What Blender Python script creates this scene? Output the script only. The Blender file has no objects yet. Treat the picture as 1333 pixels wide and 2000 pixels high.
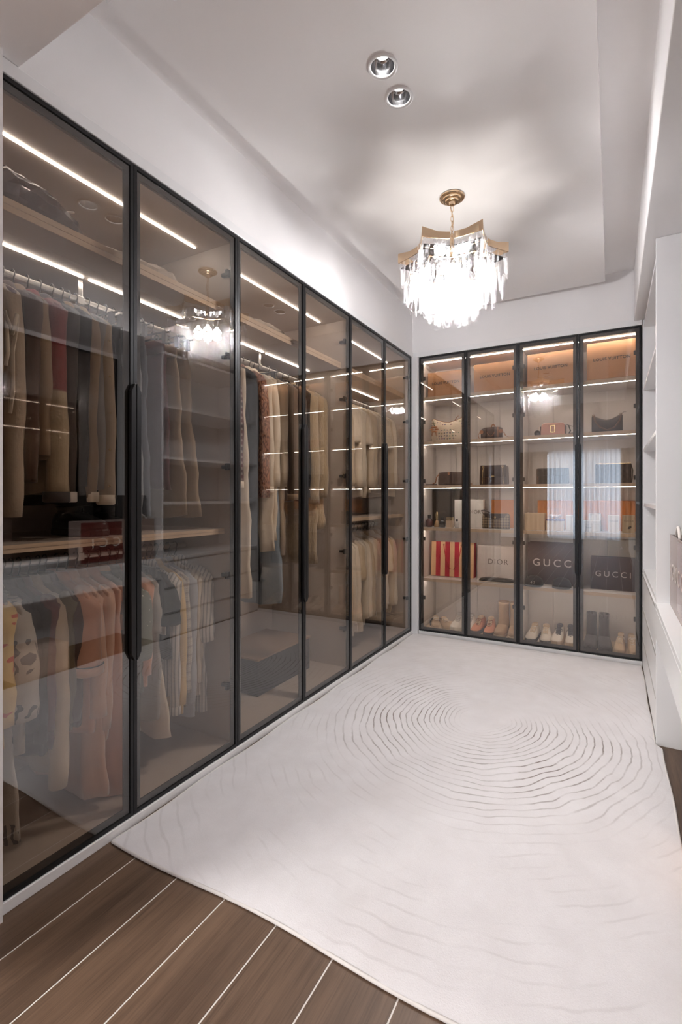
import bpy, math, random
from mathutils import Vector, Matrix

# ------------------------------------------------------------------ scene, camera, world, light, exposure
SC = bpy.context.scene
COL = SC.collection
PI = math.pi
random.seed(7)

cam_d = bpy.data.cameras.new('camera')
cam_d.sensor_width = 36.0
cam_d.lens = 953.24 * 36.0 / 2000.0
cam_d.shift_y = -0.0145
cam_d.clip_start = 0.02
cam = bpy.data.objects.new('camera', cam_d)
cam.location = (0.0, 0.0, 1.19)
cam.rotation_euler = (PI / 2, 0, 0.50769)
COL.objects.link(cam)
SC.camera = cam

world = bpy.data.worlds.new('sky')
SC.world = world
world.use_nodes = True
wn = world.node_tree
bg = wn.nodes['Background']
bg.inputs['Color'].default_value = (0.62, 0.74, 0.95, 1)
bg.inputs['Strength'].default_value = 2.5

SC.view_settings.view_transform = 'Standard'
SC.view_settings.look = 'None'
SC.view_settings.exposure = 0.28
SC.view_settings.gamma = 1.0
SC.view_settings.use_curve_mapping = False
SC.cycles.max_bounces = 10
SC.cycles.diffuse_bounces = 5
SC.cycles.glossy_bounces = 4
SC.cycles.transmission_bounces = 6
SC.cycles.transparent_max_bounces = 28
SC.cycles.caustics_reflective = False
SC.cycles.caustics_refractive = False
SC.cycles.sample_clamp_indirect = 400.0
SC.cycles.use_denoising = True

P_DAY, P_BED, P_CHAND, P_SPOT, E_LED, E_LEDB = 48.0, 330.0, 18.5, 5.5, 19.0, 54.0


def area_light(name, loc, rot, sx, sy, power, col):
    d = bpy.data.lights.new(name, 'AREA')
    d.shape = 'RECTANGLE'
    d.size, d.size_y, d.energy, d.color = sx, sy, power, col
    o = bpy.data.objects.new(name, d)
    o.location, o.rotation_euler = loc, rot
    COL.objects.link(o)
    return o


# daylight outside the bedroom window, shining in
area_light('window_daylight', (-0.66, -7.6, 1.3), (PI / 2, 0, 0), 2.2, 2.4, P_DAY, (0.9, 0.95, 1.0))

# ------------------------------------------------------------------ mesh helpers
LOC = {}


class MB:
    def __init__(s):
        s.v, s.f, s.m = [], [], []

    def add(s, vs, fs, mi=0):
        b = len(s.v)
        s.v += [tuple(v) for v in vs]
        s.f += [tuple(i + b for i in f) for f in fs]
        s.m += [mi] * len(fs)
        return s

    def box(s, x0, x1, y0, y1, z0, z1, mi=0):
        vs = [(x, y, z) for z in (z0, z1) for y in (y0, y1) for x in (x0, x1)]
        return s.add(vs, [(0, 2, 3, 1), (4, 5, 7, 6), (0, 1, 5, 4), (2, 6, 7, 3), (0, 4, 6, 2), (1, 3, 7, 5)], mi)

    def loft(s, rings, c0=True, c1=True, mi=0, closed=True):
        n = len(rings[0])
        vs = [p for r in rings for p in r]
        fs = []
        for i in range(len(rings) - 1):
            for j in range(n if closed else n - 1):
                k = (j + 1) % n
                fs.append((i * n + j, i * n + k, (i + 1) * n + k, (i + 1) * n + j))
        if c0:
            fs.append(tuple(range(n))[::-1])
        if c1:
            fs.append(tuple((len(rings) - 1) * n + j for j in range(n)))
        return s.add(vs, fs, mi)

    def tube(s, pts, r, n=8, mi=0, caps=True, flat=1.0):
        pts = [Vector(p) for p in pts]
        rs = r if isinstance(r, (list, tuple)) else [r] * len(pts)
        rings = []
        t0 = (pts[1] - pts[0]).normalized()
        up = Vector((0, 0, 1)) if abs(t0.z) < 0.9 else Vector((0, 1, 0))
        u = t0.cross(up).normalized()
        for i, p in enumerate(pts):
            a = pts[max(i - 1, 0)]
            b = pts[min(i + 1, len(pts) - 1)]
            t = (b - a)
            t = t.normalized() if t.length > 1e-9 else t0
            u = (u - t * u.dot(t))
            u = u.normalized() if u.length > 1e-6 else t.orthogonal().normalized()
            w = t.cross(u)
            rings.append([p + u * (rs[i] * math.cos(2 * PI * k / n)) + w * (rs[i] * flat * math.sin(2 * PI * k / n)) for k in range(n)])
        return s.loft(rings, caps, caps, mi)

    def lathe(s, prof, n=24, c=(0, 0, 0), mi=0, caps=False):
        rings = [[(c[0] + r * math.cos(2 * PI * k / n), c[1] + r * math.sin(2 * PI * k / n), c[2] + z) for k in range(n)] for r, z in prof]
        return s.loft(rings, caps, caps, mi)

    def mesh(s, name):
        me = bpy.data.meshes.new(name)
        me.from_pydata(s.v, [], s.f)
        for p, m in zip(me.polygons, s.m):
            p.material_index = m
        me.update()
        return me


def link_mesh(name, me, mats, parent=None, world=False, smooth=False, bevel=0, loc=None, rot=None):
    o = bpy.data.objects.new(name, me)
    COL.objects.link(o)
    if mats is not None and len(me.materials) == 0:
        for m in (mats if isinstance(mats, (list, tuple)) else [mats]):
            me.materials.append(m)
    if smooth:
        for p in me.polygons:
            p.use_smooth = True
    if bevel:
        b = o.modifiers.new('bevel', 'BEVEL')
        b.width, b.segments, b.limit_method = bevel, 2, 'ANGLE'
    if parent is not None:
        o.parent = parent
        if world:
            o.matrix_parent_inverse = Matrix.Translation(-LOC.get(parent.name, Vector((0, 0, 0))))
    if loc is not None:
        o.location = loc
    if rot is not None:
        o.rotation_euler = rot
    return o


def obj(name, mb, mats, parent=None, **k):
    me = mb.mesh(name)
    import bmesh
    bm = bmesh.new()
    bm.from_mesh(me)
    bmesh.ops.recalc_face_normals(bm, faces=bm.faces)
    bm.to_mesh(me)
    bm.free()
    return link_mesh(name, me, mats, parent, **k)


def raw(name, mb, mats, parent=None, **k):
    return link_mesh(name, mb.mesh(name), mats, parent, **k)


def tag(o, label, cat, group=None, kind=None):
    if label:
        o['label'] = label
    if cat:
        o['category'] = cat
    if group:
        o['group'] = group
    if kind:
        o['kind'] = kind
    return o


def thing(name, label, cat, loc=(0, 0, 0), rotz=0.0, group=None):
    o = bpy.data.objects.new(name, None)
    COL.objects.link(o)
    o.empty_display_size = 0.1
    o.location = loc
    o.rotation_euler = (0, 0, rotz)
    LOC[o.name] = Vector(loc)
    return tag(o, label, cat, group)


def sub(name, parent):
    """an Empty part at its thing's base"""
    o = bpy.data.objects.new(name, None)
    COL.objects.link(o)
    o.empty_display_size = 0.05
    o.parent = parent
    LOC[o.name] = LOC[parent.name]
    return o


def struct(name, mb, mat, label, **k):
    o = obj(name, mb, mat, **k)
    return tag(o, label, None, None, 'structure')


def copy_tree(o, parent=None):
    c = o.copy()
    COL.objects.link(c)
    c.parent = parent
    for ch in list(o.children):
        copy_tree(ch, c)
    return c


def lettering(text, size, mat, parent, loc, rot, space=1.0, ext=0.0006, name='lettering', bold=0.0):
    cu = bpy.data.curves.new('txt', 'FONT')
    cu.body, cu.size, cu.space_character, cu.extrude = text, size, space, ext
    cu.offset = bold
    cu.align_x, cu.align_y = 'CENTER', 'CENTER'
    t = bpy.data.objects.new('txt', cu)
    COL.objects.link(t)
    bpy.context.view_layer.update()
    me = bpy.data.meshes.new_from_object(t.evaluated_get(bpy.context.evaluated_depsgraph_get()))
    bpy.data.objects.remove(t)
    me.name = name
    me.materials.clear()
    o = link_mesh(name, me, mat, parent, loc=loc, rot=rot)
    return o


# ------------------------------------------------------------------ node helpers
class S:
    """a socket with arithmetic"""
    def __init__(s, nt, k):
        s.nt, s.k = nt, k

    def _m(s, op, o=None, p=None, clamp=False):
        n = s.nt.nodes.new('ShaderNodeMath')
        n.operation, n.use_clamp = op, clamp
        for i, x in enumerate((s, o, p)):
            if x is None:
                continue
            if isinstance(x, S):
                s.nt.links.new(x.k, n.inputs[i])
            else:
                n.inputs[i].default_value = x
        return S(s.nt, n.outputs[0])

    def __add__(s, o): return s._m('ADD', o)
    def __sub__(s, o): return s._m('SUBTRACT', o)
    def __mul__(s, o): return s._m('MULTIPLY', o)
    def __truediv__(s, o): return s._m('DIVIDE', o)
    def rsub(s, v): return (s * -1.0) + v
    def lt(s, o): return s._m('LESS_THAN', o)
    def gt(s, o): return s._m('GREATER_THAN', o)
    def fn(s, op, o=None): return s._m(op, o)
    def clamp(s): return s._m('ADD', 0.0, clamp=True)

    def ramp(s, a, b):
        n = s.nt.nodes.new('ShaderNodeMapRange')
        n.interpolation_type = 'SMOOTHSTEP'
        s.nt.links.new(s.k, n.inputs[0])
        n.inputs[1].default_value, n.inputs[2].default_value = a, b
        return S(s.nt, n.outputs[0])


def new_mat(name):
    m = bpy.data.materials.new(name)
    m.use_nodes = True
    nt = m.node_tree
    return m, nt, nt.nodes['Principled BSDF']


def coords(nt, kind='Object'):
    t = nt.nodes.new('ShaderNodeTexCoord')
    return t.outputs[kind]


def xyz(nt, sock):
    n = nt.nodes.new('ShaderNodeSeparateXYZ')
    nt.links.new(sock, n.inputs[0])
    return [S(nt, n.outputs[i]) for i in range(3)]


def mapping(nt, sock, scale=(1, 1, 1), loc=(0, 0, 0)):
    n = nt.nodes.new('ShaderNodeMapping')
    nt.links.new(sock, n.inputs[0])
    n.inputs['Location'].default_value = loc
    n.inputs['Scale'].default_value = scale
    return n.outputs[0]


def noise(nt, vec, scale, detail=3, rough=0.5, out=0):
    n = nt.nodes.new('ShaderNodeTexNoise')
    nt.links.new(vec, n.inputs['Vector'])
    n.inputs['Scale'].default_value = scale
    n.inputs['Detail'].default_value = detail
    n.inputs['Roughness'].default_value = rough
    return S(nt, n.outputs[out])


def rgba(c):
    return (c[0], c[1], c[2], 1)


def srgb(r, g, b):
    f = lambda u: (u / 255 / 12.92) if u / 255 <= 0.04045 else ((u / 255 + 0.055) / 1.055) ** 2.4
    return (f(r), f(g), f(b))


def mix(nt, fac, a, b):
    n = nt.nodes.new('ShaderNodeMix')
    n.data_type = 'RGBA'
    if isinstance(fac, S):
        nt.links.new(fac.k, n.inputs[0])
    else:
        n.inputs[0].default_value = fac
    for i, x in ((6, a), (7, b)):
        if isinstance(x, (tuple, list)):
            n.inputs[i].default_value = rgba(x)
        else:
            nt.links.new(x, n.inputs[i])
    return n.outputs[2]


def bump(nt, b, h, strength=0.2, dist=0.01):
    n = nt.nodes.new('ShaderNodeBump')
    n.inputs['Strength'].default_value = strength
    n.inputs['Distance'].default_value = dist
    nt.links.new(h.k, n.inputs['Height'])
    nt.links.new(n.outputs[0], b.inputs['Normal'])


def mul(c, k):
    return tuple(min(1, x * k) for x in c)


def solid(name, col, rough=0.5, metal=0.0, var=0.06, vs=6.0, bs=0.0, bscale=60.0, spec=0.5, coat=0.0):
    m, nt, b = new_mat(name)
    v = coords(nt)
    n = noise(nt, v, vs, 3)
    nt.links.new(mix(nt, n, mul(col, 1 - var), mul(col, 1 + var)), b.inputs['Base Color'])
    b.inputs['Roughness'].default_value = rough
    b.inputs['Metallic'].default_value = metal
    b.inputs['Specular IOR Level'].default_value = spec
    b.inputs['Coat Weight'].default_value = coat
    if bs:
        bump(nt, b, noise(nt, v, bscale, 4), bs, 0.004)
    return m


def emit(name, col, st):
    m, nt, b = new_mat(name)
    b.inputs['Base Color'].default_value = rgba(col)
    b.inputs['Emission Color'].default_value = rgba(col)
    b.inputs['Emission Strength'].default_value = st
    n = noise(nt, coords(nt), 4.0)
    nt.links.new(((n * 0.04) + (st * 0.98)).k if st < 1 else ((n * (0.04 * st)) + st * 0.98).k, b.inputs['Emission Strength'])
    return m


def fabric(name, col, rough=0.85, weave=420.0, var=0.12, kind=None, col2=None, sc=30.0, sheen=0.15, soft=14.0, bs=0.25):
    """woven cloth: fine weave relief, soft mottling and an optional print"""
    m, nt, b = new_mat(name)
    v = coords(nt)
    n = noise(nt, v, soft, 4)
    base = mix(nt, n, mul(col, 1 - var), mul(col, 1 + var))
    x, y, z = xyz(nt, v)
    if kind == 'vstripe':
        f = ((x + y * 0.6) * sc).fn('FRACT').lt(0.35)
        base = mix(nt, f * 0.85, base, col2)
    elif kind == 'hstripe':
        f = (z * sc).fn('FRACT').lt(0.45)
        base = mix(nt, f * 0.9, base, col2)
    elif kind == 'plaid':
        f = ((x + y) * sc).fn('FRACT').lt(0.3) + (z * sc).fn('FRACT').lt(0.3)
        g = ((x + y) * (sc * 4)).fn('FRACT').lt(0.45) * (z * (sc * 4)).fn('FRACT').lt(0.45)
        base = mix(nt, (f * 0.45).clamp(), base, col2)
        base = mix(nt, g * 0.35, base, (0.8, 0.75, 0.68))
    elif kind == 'dots':
        w = nt.nodes.new('ShaderNodeTexVoronoi')
        nt.links.new(v, w.inputs['Vector'])
        w.inputs['Scale'].default_value = sc
        base = mix(nt, S(nt, w.outputs['Distance']).lt(0.16), base, col2)
    elif kind == 'leaf':
        w = nt.nodes.new('ShaderNodeTexWave')
        nt.links.new(mapping(nt, v, (1, 1, 1.6)), w.inputs['Vector'])
        w.inputs['Scale'].default_value = sc
        w.inputs['Distortion'].default_value = 9.0
        w.inputs['Detail Scale'].default_value = 0.7
        g = S(nt, w.outputs[1]).gt(0.62) * noise(nt, v, 7.0, 1).gt(0.52)
        base = mix(nt, g * 0.9, base, col2)
    elif kind == 'block':
        base = mix(nt, (z + 0.42).ramp(-0.005, 0.005), base, col2)
    elif kind == 'tweed':
        base = mix(nt, noise(nt, mapping(nt, v, (1, 1, 0.35)), sc, 2).ramp(0.42, 0.6), base, col2)
    nt.links.new(base, b.inputs['Base Color'])
    b.inputs['Roughness'].default_value = rough
    b.inputs['Sheen Weight'].default_value = sheen
    b.inputs['Specular IOR Level'].default_value = 0.25
    h = noise(nt, v, weave, 2) * 0.4 + noise(nt, mapping(nt, v, (2.2, 2.2, 0.5)), soft * 1.6, 3)
    bump(nt, b, h, bs, 0.006)
    return m
# ------------------------------------------------------------------ materials
def glass_mat(name, tint, r0, rough=0.0):
    """clear sheet: tinted see-through with Schlick mirror reflection on the side the light arrives from"""
    m, nt, b = new_mat(name)
    nt.nodes.remove(b)
    out = nt.nodes['Material Output']
    g = nt.nodes.new('ShaderNodeNewGeometry')
    d = nt.nodes.new('ShaderNodeVectorMath')
    d.operation = 'DOT_PRODUCT'
    nt.links.new(g.outputs['Incoming'], d.inputs[0])
    nt.links.new(g.outputs['Normal'], d.inputs[1])
    c = S(nt, d.outputs['Value']).fn('ABSOLUTE')
    f = (c.rsub(1.0).fn('POWER', 5.0) * (1 - r0)) + r0
    f = f * S(nt, g.outputs['Backfacing']).rsub(1.0)
    tr = nt.nodes.new('ShaderNodeBsdfTransparent')
    n = noise(nt, coords(nt), 1.2, 1)
    nt.links.new(mix(nt, n, mul(tint, 0.985), mul(tint, 1.015)), tr.inputs[0])
    gl = nt.nodes.new('ShaderNodeBsdfGlossy')
    gl.inputs['Roughness'].default_value = rough
    mx = nt.nodes.new('ShaderNodeMixShader')
    nt.links.new(f.k, mx.inputs[0])
    nt.links.new(tr.outputs[0], mx.inputs[1])
    nt.links.new(gl.outputs[0], mx.inputs[2])
    nt.links.new(mx.outputs[0], out.inputs[0])
    return m


def crystal_mat(name, ta, tb):
    m, nt, b = new_mat(name)
    nt.nodes.remove(b)
    out = nt.nodes['Material Output']
    v = coords(nt)
    tr = nt.nodes.new('ShaderNodeBsdfTransparent')
    tr.inputs[0].default_value = (0.96, 0.96, 0.97, 1)
    gl = nt.nodes.new('ShaderNodeBsdfGlossy')
    gl.inputs['Roughness'].default_value = 0.05
    tl = nt.nodes.new('ShaderNodeBsdfTranslucent')
    tl.inputs[0].default_value = (0.95, 0.95, 0.97, 1)
    bp = nt.nodes.new('ShaderNodeBump')
    bp.inputs['Strength'].default_value = 0.9
    bp.inputs['Distance'].default_value = 0.01
    nt.links.new(noise(nt, v, 90.0, 2).k, bp.inputs['Height'])
    nt.links.new(bp.outputs[0], gl.inputs['Normal'])
    a = nt.nodes.new('ShaderNodeMixShader')
    nt.links.new((noise(nt, mapping(nt, v, (1, 1, 0.5)), 70.0, 1).ramp(0.50, 0.58) * ta + tb).k, a.inputs[0])
    nt.links.new(tl.outputs[0], a.inputs[2])
    nt.links.new(tr.outputs[0], a.inputs[1])
    c = nt.nodes.new('ShaderNodeMixShader')
    g = nt.nodes.new('ShaderNodeNewGeometry')
    d = nt.nodes.new('ShaderNodeVectorMath')
    d.operation = 'DOT_PRODUCT'
    nt.links.new(g.outputs['Incoming'], d.inputs[0])
    nt.links.new(g.outputs['Normal'], d.inputs[1])
    nt.links.new((S(nt, d.outputs['Value']).fn('ABSOLUTE').rsub(1.0).fn('POWER', 3.0) * 0.45 + 0.02).k, c.inputs[0])
    nt.links.new(a.outputs[0], c.inputs[1])
    nt.links.new(gl.outputs[0], c.inputs[2])
    nt.links.new(c.outputs[0], out.inputs[0])
    return m


def wood_mat():
    m, nt, b = new_mat('plank_oak')
    v = coords(nt)
    oi = nt.nodes.new('ShaderNodeObjectInfo')
    off = nt.nodes.new('ShaderNodeVectorMath')
    off.operation = 'ADD'
    cmb = nt.nodes.new('ShaderNodeCombineXYZ')
    r = S(nt, oi.outputs['Random'])
    for i in range(3):
        nt.links.new((r * (17.0 + 9 * i)).k, cmb.inputs[i])
    nt.links.new(v, off.inputs[0])
    nt.links.new(cmb.outputs[0], off.inputs[1])
    vv = off.outputs[0]
    g1 = noise(nt, mapping(nt, vv, (16, 0.9, 1)), 1.6, 6, 0.65)
    g2 = noise(nt, mapping(nt, vv, (190, 4.0, 1)), 1.5, 3, 0.65)
    g3 = noise(nt, mapping(nt, vv, (5, 0.7, 1)), 1.3, 3, 0.5)
    t = (g1 * 0.5 + g3 * 0.35 + g2 * 0.4)
    c = mix(nt, t.ramp(0.40, 0.85), srgb(66, 49, 37), srgb(120, 95, 76))
    c = mix(nt, (g2.ramp(0.5, 0.75) * 0.35), c, srgb(62, 46, 36))
    c = mix(nt, (r * 0.25), c, srgb(98, 76, 60))
    nt.links.new(c, b.inputs['Base Color'])
    b.inputs['Roughness'].default_value = 0.45
    bump(nt, b, g2 + g1, 0.12, 0.002)
    return m


def rug_mat():
    m, nt, b = new_mat('rug_pile')
    v = coords(nt)
    x, y, z = xyz(nt, v)
    n1 = noise(nt, v, 2.2, 3, 0.55)
    n2 = noise(nt, v, 9.0, 3, 0.6)
    dx, dy = x + 0.60, y - 2.62
    r = (dx * dx * 1.25 + dy * dy * 0.92).fn('SQRT') + (n1 - 0.5) * 0.13 + (n2 - 0.5) * 0.02
    ang = dy.fn('ARCTAN2', dx)
    rr = r.fn('POWER', 0.62) * 33.0
    fr = rr.fn('FRACT')
    line = (fr - 0.5).fn('ABSOLUTE').ramp(0.13, 0.02)
    # where the darker yarn shows: two broad crescents, broken up
    c1 = ((ang - 3.3).fn('COSINE')).ramp(0.15, 1.0)
    c2 = ((ang + 0.62).fn('COSINE')).ramp(0.2, 1.0)
    far = (r - 0.1).ramp(0.0, 0.16) * r.ramp(1.0, 0.45)
    cres = ((c1 + c2) * far).clamp()
    brk = noise(nt, v, 6.0, 4, 0.65).ramp(0.38, 0.62)
    thin = noise(nt, v, 3.0, 3).ramp(0.45, 0.62)
    amt = (line * (cres * (brk * 0.75 + 0.25) + (r.ramp(0.35, 0.7) * thin * 0.13)))
    pile = noise(nt, v, 260.0, 3, 0.7)
    base = mix(nt, (n2 * 0.6 + pile * 0.4), srgb(212, 207, 208), srgb(240, 238, 241))
    base = mix(nt, (noise(nt, mapping(nt, v, (1.2, 1.2, 1)), 1.7, 3).ramp(0.5, 0.75) * 0.35), base, srgb(214, 207, 206))
    c = mix(nt, (amt * 0.95).clamp(), base, srgb(120, 106, 98))
    nt.links.new(c, b.inputs['Base Color'])
    b.inputs['Roughness'].default_value = 0.95
    b.inputs['Sheen Weight'].default_value = 0.2
    b.inputs['Specular IOR Level'].default_value = 0.1
    bump(nt, b, pile * 0.5 + n2 * 0.4 - line * (cres * 0.8 + thin * 0.08), 0.4, 0.006)
    return m


WHITE = solid('white_plaster', (0.88, 0.862, 0.862), 0.75, var=0.015, bs=0.05, bscale=180)
WPANEL = solid('white_lacquer', (0.85, 0.845, 0.85), 0.35, var=0.01)
CEIL = solid('ceiling_paint', (0.88, 0.862, 0.862), 0.8, var=0.012, bs=0.04, bscale=200)
LAMI = solid('interior_laminate', srgb(196, 182, 170), 0.5, var=0.05, vs=3, bs=0.06, bscale=90)
LAMIW = solid('display_laminate', srgb(214, 206, 200), 0.45, var=0.03, vs=3)
EDGE = solid('shelf_edge_beige', srgb(220, 196, 170), 0.5, var=0.05)
ALU = solid('brushed_aluminium', (0.62, 0.6, 0.57), 0.32, 1.0, var=0.08, vs=30)
BLACK = solid('black_anodised', (0.012, 0.012, 0.013), 0.38, 0.3, var=0.1)
BORDER = solid('dark_glass_border', (0.045, 0.042, 0.04), 0.12, 0.0, var=0.05)
HINGE = solid('dark_hinge_metal', (0.03, 0.026, 0.024), 0.35, 0.7)
GLASS = glass_mat('bronze_glass', (0.875, 0.845, 0.812), 0.16)
CLEAR = glass_mat('clear_window_glass', (0.97, 0.98, 0.98), 0.06)
GOLD = solid('pale_gold', (0.83, 0.62, 0.42), 0.16, 1.0, var=0.05)
CHROME = solid('chrome_reflector', (0.5, 0.5, 0.52), 0.12, 1.0, var=0.05)
CRYSTAL = crystal_mat('crystal_outer', 0.055, 0.003)
CRYSTAL_IN = crystal_mat('crystal_inner', 0.010, 0.0006)
BULB = emit('bulb_glow', (1.0, 0.97, 0.93), 18.0)
LED = emit('led_glow', (1.0, 0.955, 0.90), E_LED)
LEDB = emit('display_led_glow', (1.0, 0.955, 0.90), E_LEDB)
SPOTE = emit('downlight_glow', (1.0, 0.98, 0.95), 30.0)
WOOD = wood_mat()
GROUT = solid('white_grout', srgb(226, 220, 214), 0.8, bs=0.1)
RUG = rug_mat()
RUGEDGE = fabric('rug_binding', srgb(222, 217, 214), weave=300)

# ------------------------------------------------------------------ the setting
ZC = 2.81
# floor with its planks
fl = struct('floor', MB().box(-4.5, 3.0, -7.3, 4.6, -0.08, -0.0012), GROUT, 'brown oak plank floor with white joints')
plank_me = {}
XS = [-1.377 + 0.1865 * k for k in range(-17, 24)]
for i, x in enumerate(XS):
    cuts = [-7.28, -5.0 - 0.3 * (i % 3), -2.7 + 0.35 * (i % 3), -0.6 - 0.25 * (i % 4), 1.75 + 0.3 * (i % 3), 4.42]
    if x > 1.2 or x < -2.4:
        cuts[-2:] = [0.35]
    for a, b in zip(cuts, cuts[1:]):
        key = round(b - a, 3)
        if key not in plank_me:
            q = MB().box(0.0025, 0.1840, 0.002, key - 0.002, -0.012, 0.0)
            plank_me[key] = q.mesh('plank')
            plank_me[key].materials.append(WOOD)
        o = link_mesh('plank', plank_me[key], None, fl)
        o.location = (x, a, 0)

# ceiling: recess slab, floating panel, soffits
ce = struct('ceiling', MB().box(-2.3, 0.9, 0.3, 4.6, ZC, ZC + 0.1), CEIL, 'white recessed ceiling with a floating centre panel')

def ceiling_panel():
    q = MB()
    X0, X1, Y0, Y1, z = -1.343, -0.043, 0.95, 3.86, 2.69
    hx0, hx1, hs = -0.775, -0.625, ((1.481, 1.631), (1.631, 1.781), (2.985, 3.135), (3.135, 3.285))
    flat = lambda a, b, c, d: q.add([(a, c, z), (b, c, z), (b, d, z), (a, d, z)], [(0, 3, 2, 1)])
    flat(X0, hx0, Y0, Y1)
    flat(hx1, X1, Y0, Y1)
    flat(hx0, hx1, Y0, hs[0][0])
    flat(hx0, hx1, hs[1][1], hs[2][0])
    flat(hx0, hx1, hs[3][1], Y1)
    for a, b in hs:
        cy = (a + b) / 2
        n = 40
        ci, sq, up = [], [], []
        for k in range(n):
            t = 2 * PI * k / n
            c, s_ = math.cos(t), math.sin(t)
            m = 0.075 / max(abs(c), abs(s_))
            ci.append((-0.70 + 0.043 * c, cy + 0.043 * s_, z))
            up.append((-0.70 + 0.043 * c, cy + 0.043 * s_, z + 0.06))
            sq.append((-0.70 + m * c, cy + m * s_, z))
        q.loft([sq, ci, up], False, False)
    vs = [(X0, Y0), (X1, Y0), (X1, Y1), (X0, Y1)]
    q.loft([[(x, y, z) for x, y in vs], [(x, y, ZC) for x, y in vs]], False, True)
    raw('ceiling_panel', q, CEIL, ce)


ceiling_panel()
obj('side_soffit', MB().box(0.136, 0.75, 0.79, 4.03, 2.434, ZC), CEIL, ce, bevel=0.003)
obj('header_beam', MB().box(-4.5, 3.0, 0.36, 0.79, 2.447, ZC + 0.1), CEIL, ce, bevel=0.003)
obj('bedroom_ceiling', MB().box(-4.5, 3.0, -7.3, 0.36, 2.75, 2.85), CEIL, ce)

struct('wall_left', MB().box(-2.3, -2.17, 0.3, 4.6, 0, ZC), WHITE, 'white wall behind the long wardrobe')
struct('wall_back', MB().box(-2.17, 0.9, 4.44, 4.6, 0, ZC), WHITE, 'white wall behind the display cabinets')
struct('wall_right', MB().box(0.75, 0.9, 0.3, 4.44, 0, ZC), WHITE, 'white wall behind desk and open shelves')
# bulkheads over the cabinets
struct('trim_1', MB().box(-2.17, -1.53, 0.79, 4.44, 2.445, ZC), WHITE, 'white bulkhead over the long glass wardrobe')
struct('trim_2', MB().box(-1.53, 0.75, 4.04, 4.44, 2.445, ZC), WHITE, 'white bulkhead over the glass display cabinets')
struct('trim_3', MB().box(-1.56, -1.516, 0.618, 4.03, 2.403, 2.445), WPANEL, 'slim white filler strip above the long wardrobe doors', bevel=0.002)
struct('trim_4', MB().box(-1.516, 0.182, 4.026, 4.07, 2.403, 2.445), WPANEL, 'slim white filler strip above the display cabinet doors', bevel=0.002)
struct('trim_5', MB().box(-1.56, -1.468, 3.994, 4.05, 0.0, 2.403), WPANEL, 'white corner post between wardrobe and display cabinets', bevel=0.002)
struct('baseboard_left', MB().box(-1.56, -1.514, 0.618, 3.994, 0.0, 0.034), WPANEL, 'low white plinth under the long wardrobe', bevel=0.002)
struct('baseboard_back', MB().box(-1.468, 0.182, 4.026, 4.06, 0.0, 0.034), WPANEL, 'low white plinth under the display cabinets', bevel=0.002)
# the opening the photograph is taken through, and the bedroom beyond it
struct('wall_front', MB().box(-4.5, -1.492, 0.36, 0.615, 0, 2.447).box(-1.512, -1.492, 0.615, 0.733, 0, 2.447).box(0.75, 3.0, 0.36, 0.728, 0, 2.447), WHITE, 'white end wall beside the wardrobe opening')
struct('wall_bedroom_left', MB().box(-4.6, -4.5, -7.3, 0.4, 0, 2.8), WHITE, 'white bedroom wall')
struct('wall_bedroom_right', MB().box(3.0, 3.1, -7.3, 0.4, 0, 2.8), WHITE, 'white bedroom wall opposite')
struct('wall_bedroom_window', MB().box(-4.6, -1.75, -7.3, -7.15, 0, 2.8).box(0.45, 3.1, -7.3, -7.15, 0, 2.8).box(-1.75, 0.45, -7.3, -7.15, 2.5, 2.8), WHITE, 'white bedroom wall around the window')
w1 = struct('window_1', MB().box(-1.75, -1.70, -7.28, -7.2, 0, 2.5).box(0.40, 0.45, -7.28, -7.2, 0, 2.5).box(-1.75, 0.45, -7.28, -7.2, 0, 0.06).box(-1.75, 0.45, -7.28, -7.2, 2.44, 2.5).box(-0.68, -0.62, -7.28, -7.2, 0.06, 2.44), BLACK, 'full height bedroom window')
obj('pane', MB().box(-1.70, -0.68, -7.245, -7.239, 0.06, 2.44), CLEAR, w1)
obj('pane', MB().box(-0.62, 0.40, -7.245, -7.239, 0.06, 2.44), CLEAR, w1)


def curtain(name, label, x0, x1, y, z0, z1, mat, folds, amp, group=None):
    q = MB()
    n = int(folds * 8)
    rows = []
    for k in range(2):
        z = z1 if k == 0 else z0
        rows.append([(x0 + (x1 - x0) * i / n, y + amp * math.sin(2 * PI * folds * i / n) + 0.02 * math.sin(i * 0.7), z) for i in range(n + 1)])
    q.loft(rows, False, False, closed=False)
    return tag(raw(name, q, mat, smooth=True), label, 'curtain', group)


def sheer_mat():
    m, nt, b = new_mat('sheer_voile')
    nt.nodes.remove(b)
    out = nt.nodes['Material Output']
    tl = nt.nodes.new('ShaderNodeBsdfTranslucent')
    tl.inputs[0].default_value = (0.9, 0.92, 0.95, 1)
    tr = nt.nodes.new('ShaderNodeBsdfTransparent')
    mx = nt.nodes.new('ShaderNodeMixShader')
    nt.links.new((noise(nt, mapping(nt, coords(nt), (14, 1, 0.2)), 2.0, 2).ramp(0.3, 0.7) * 0.2 + 0.76).k, mx.inputs[0])
    nt.links.new(tr.outputs[0], mx.inputs[1])
    nt.links.new(tl.outputs[0], mx.inputs[2])
    nt.links.new(mx.outputs[0], out.inputs[0])
    return m


curtain('sheer_curtain', 'white sheer curtain across the bedroom window', -1.6, 0.2, -7.0, 0.02, 2.5, sheer_mat(), 15, 0.05)
curtain('drape', 'taupe drape hanging beside the sheer curtain', 0.2, 0.95, -6.98, 0.02, 2.5, fabric('taupe_drape', srgb(176, 156, 136)), 6, 0.05)
curtain('drape', 'taupe drape drawn back at the window wall end', -2.4, -1.62, -6.98, 0.02, 2.5, fabric('taupe_drape_b', srgb(176, 156, 136)), 6, 0.05)

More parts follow.
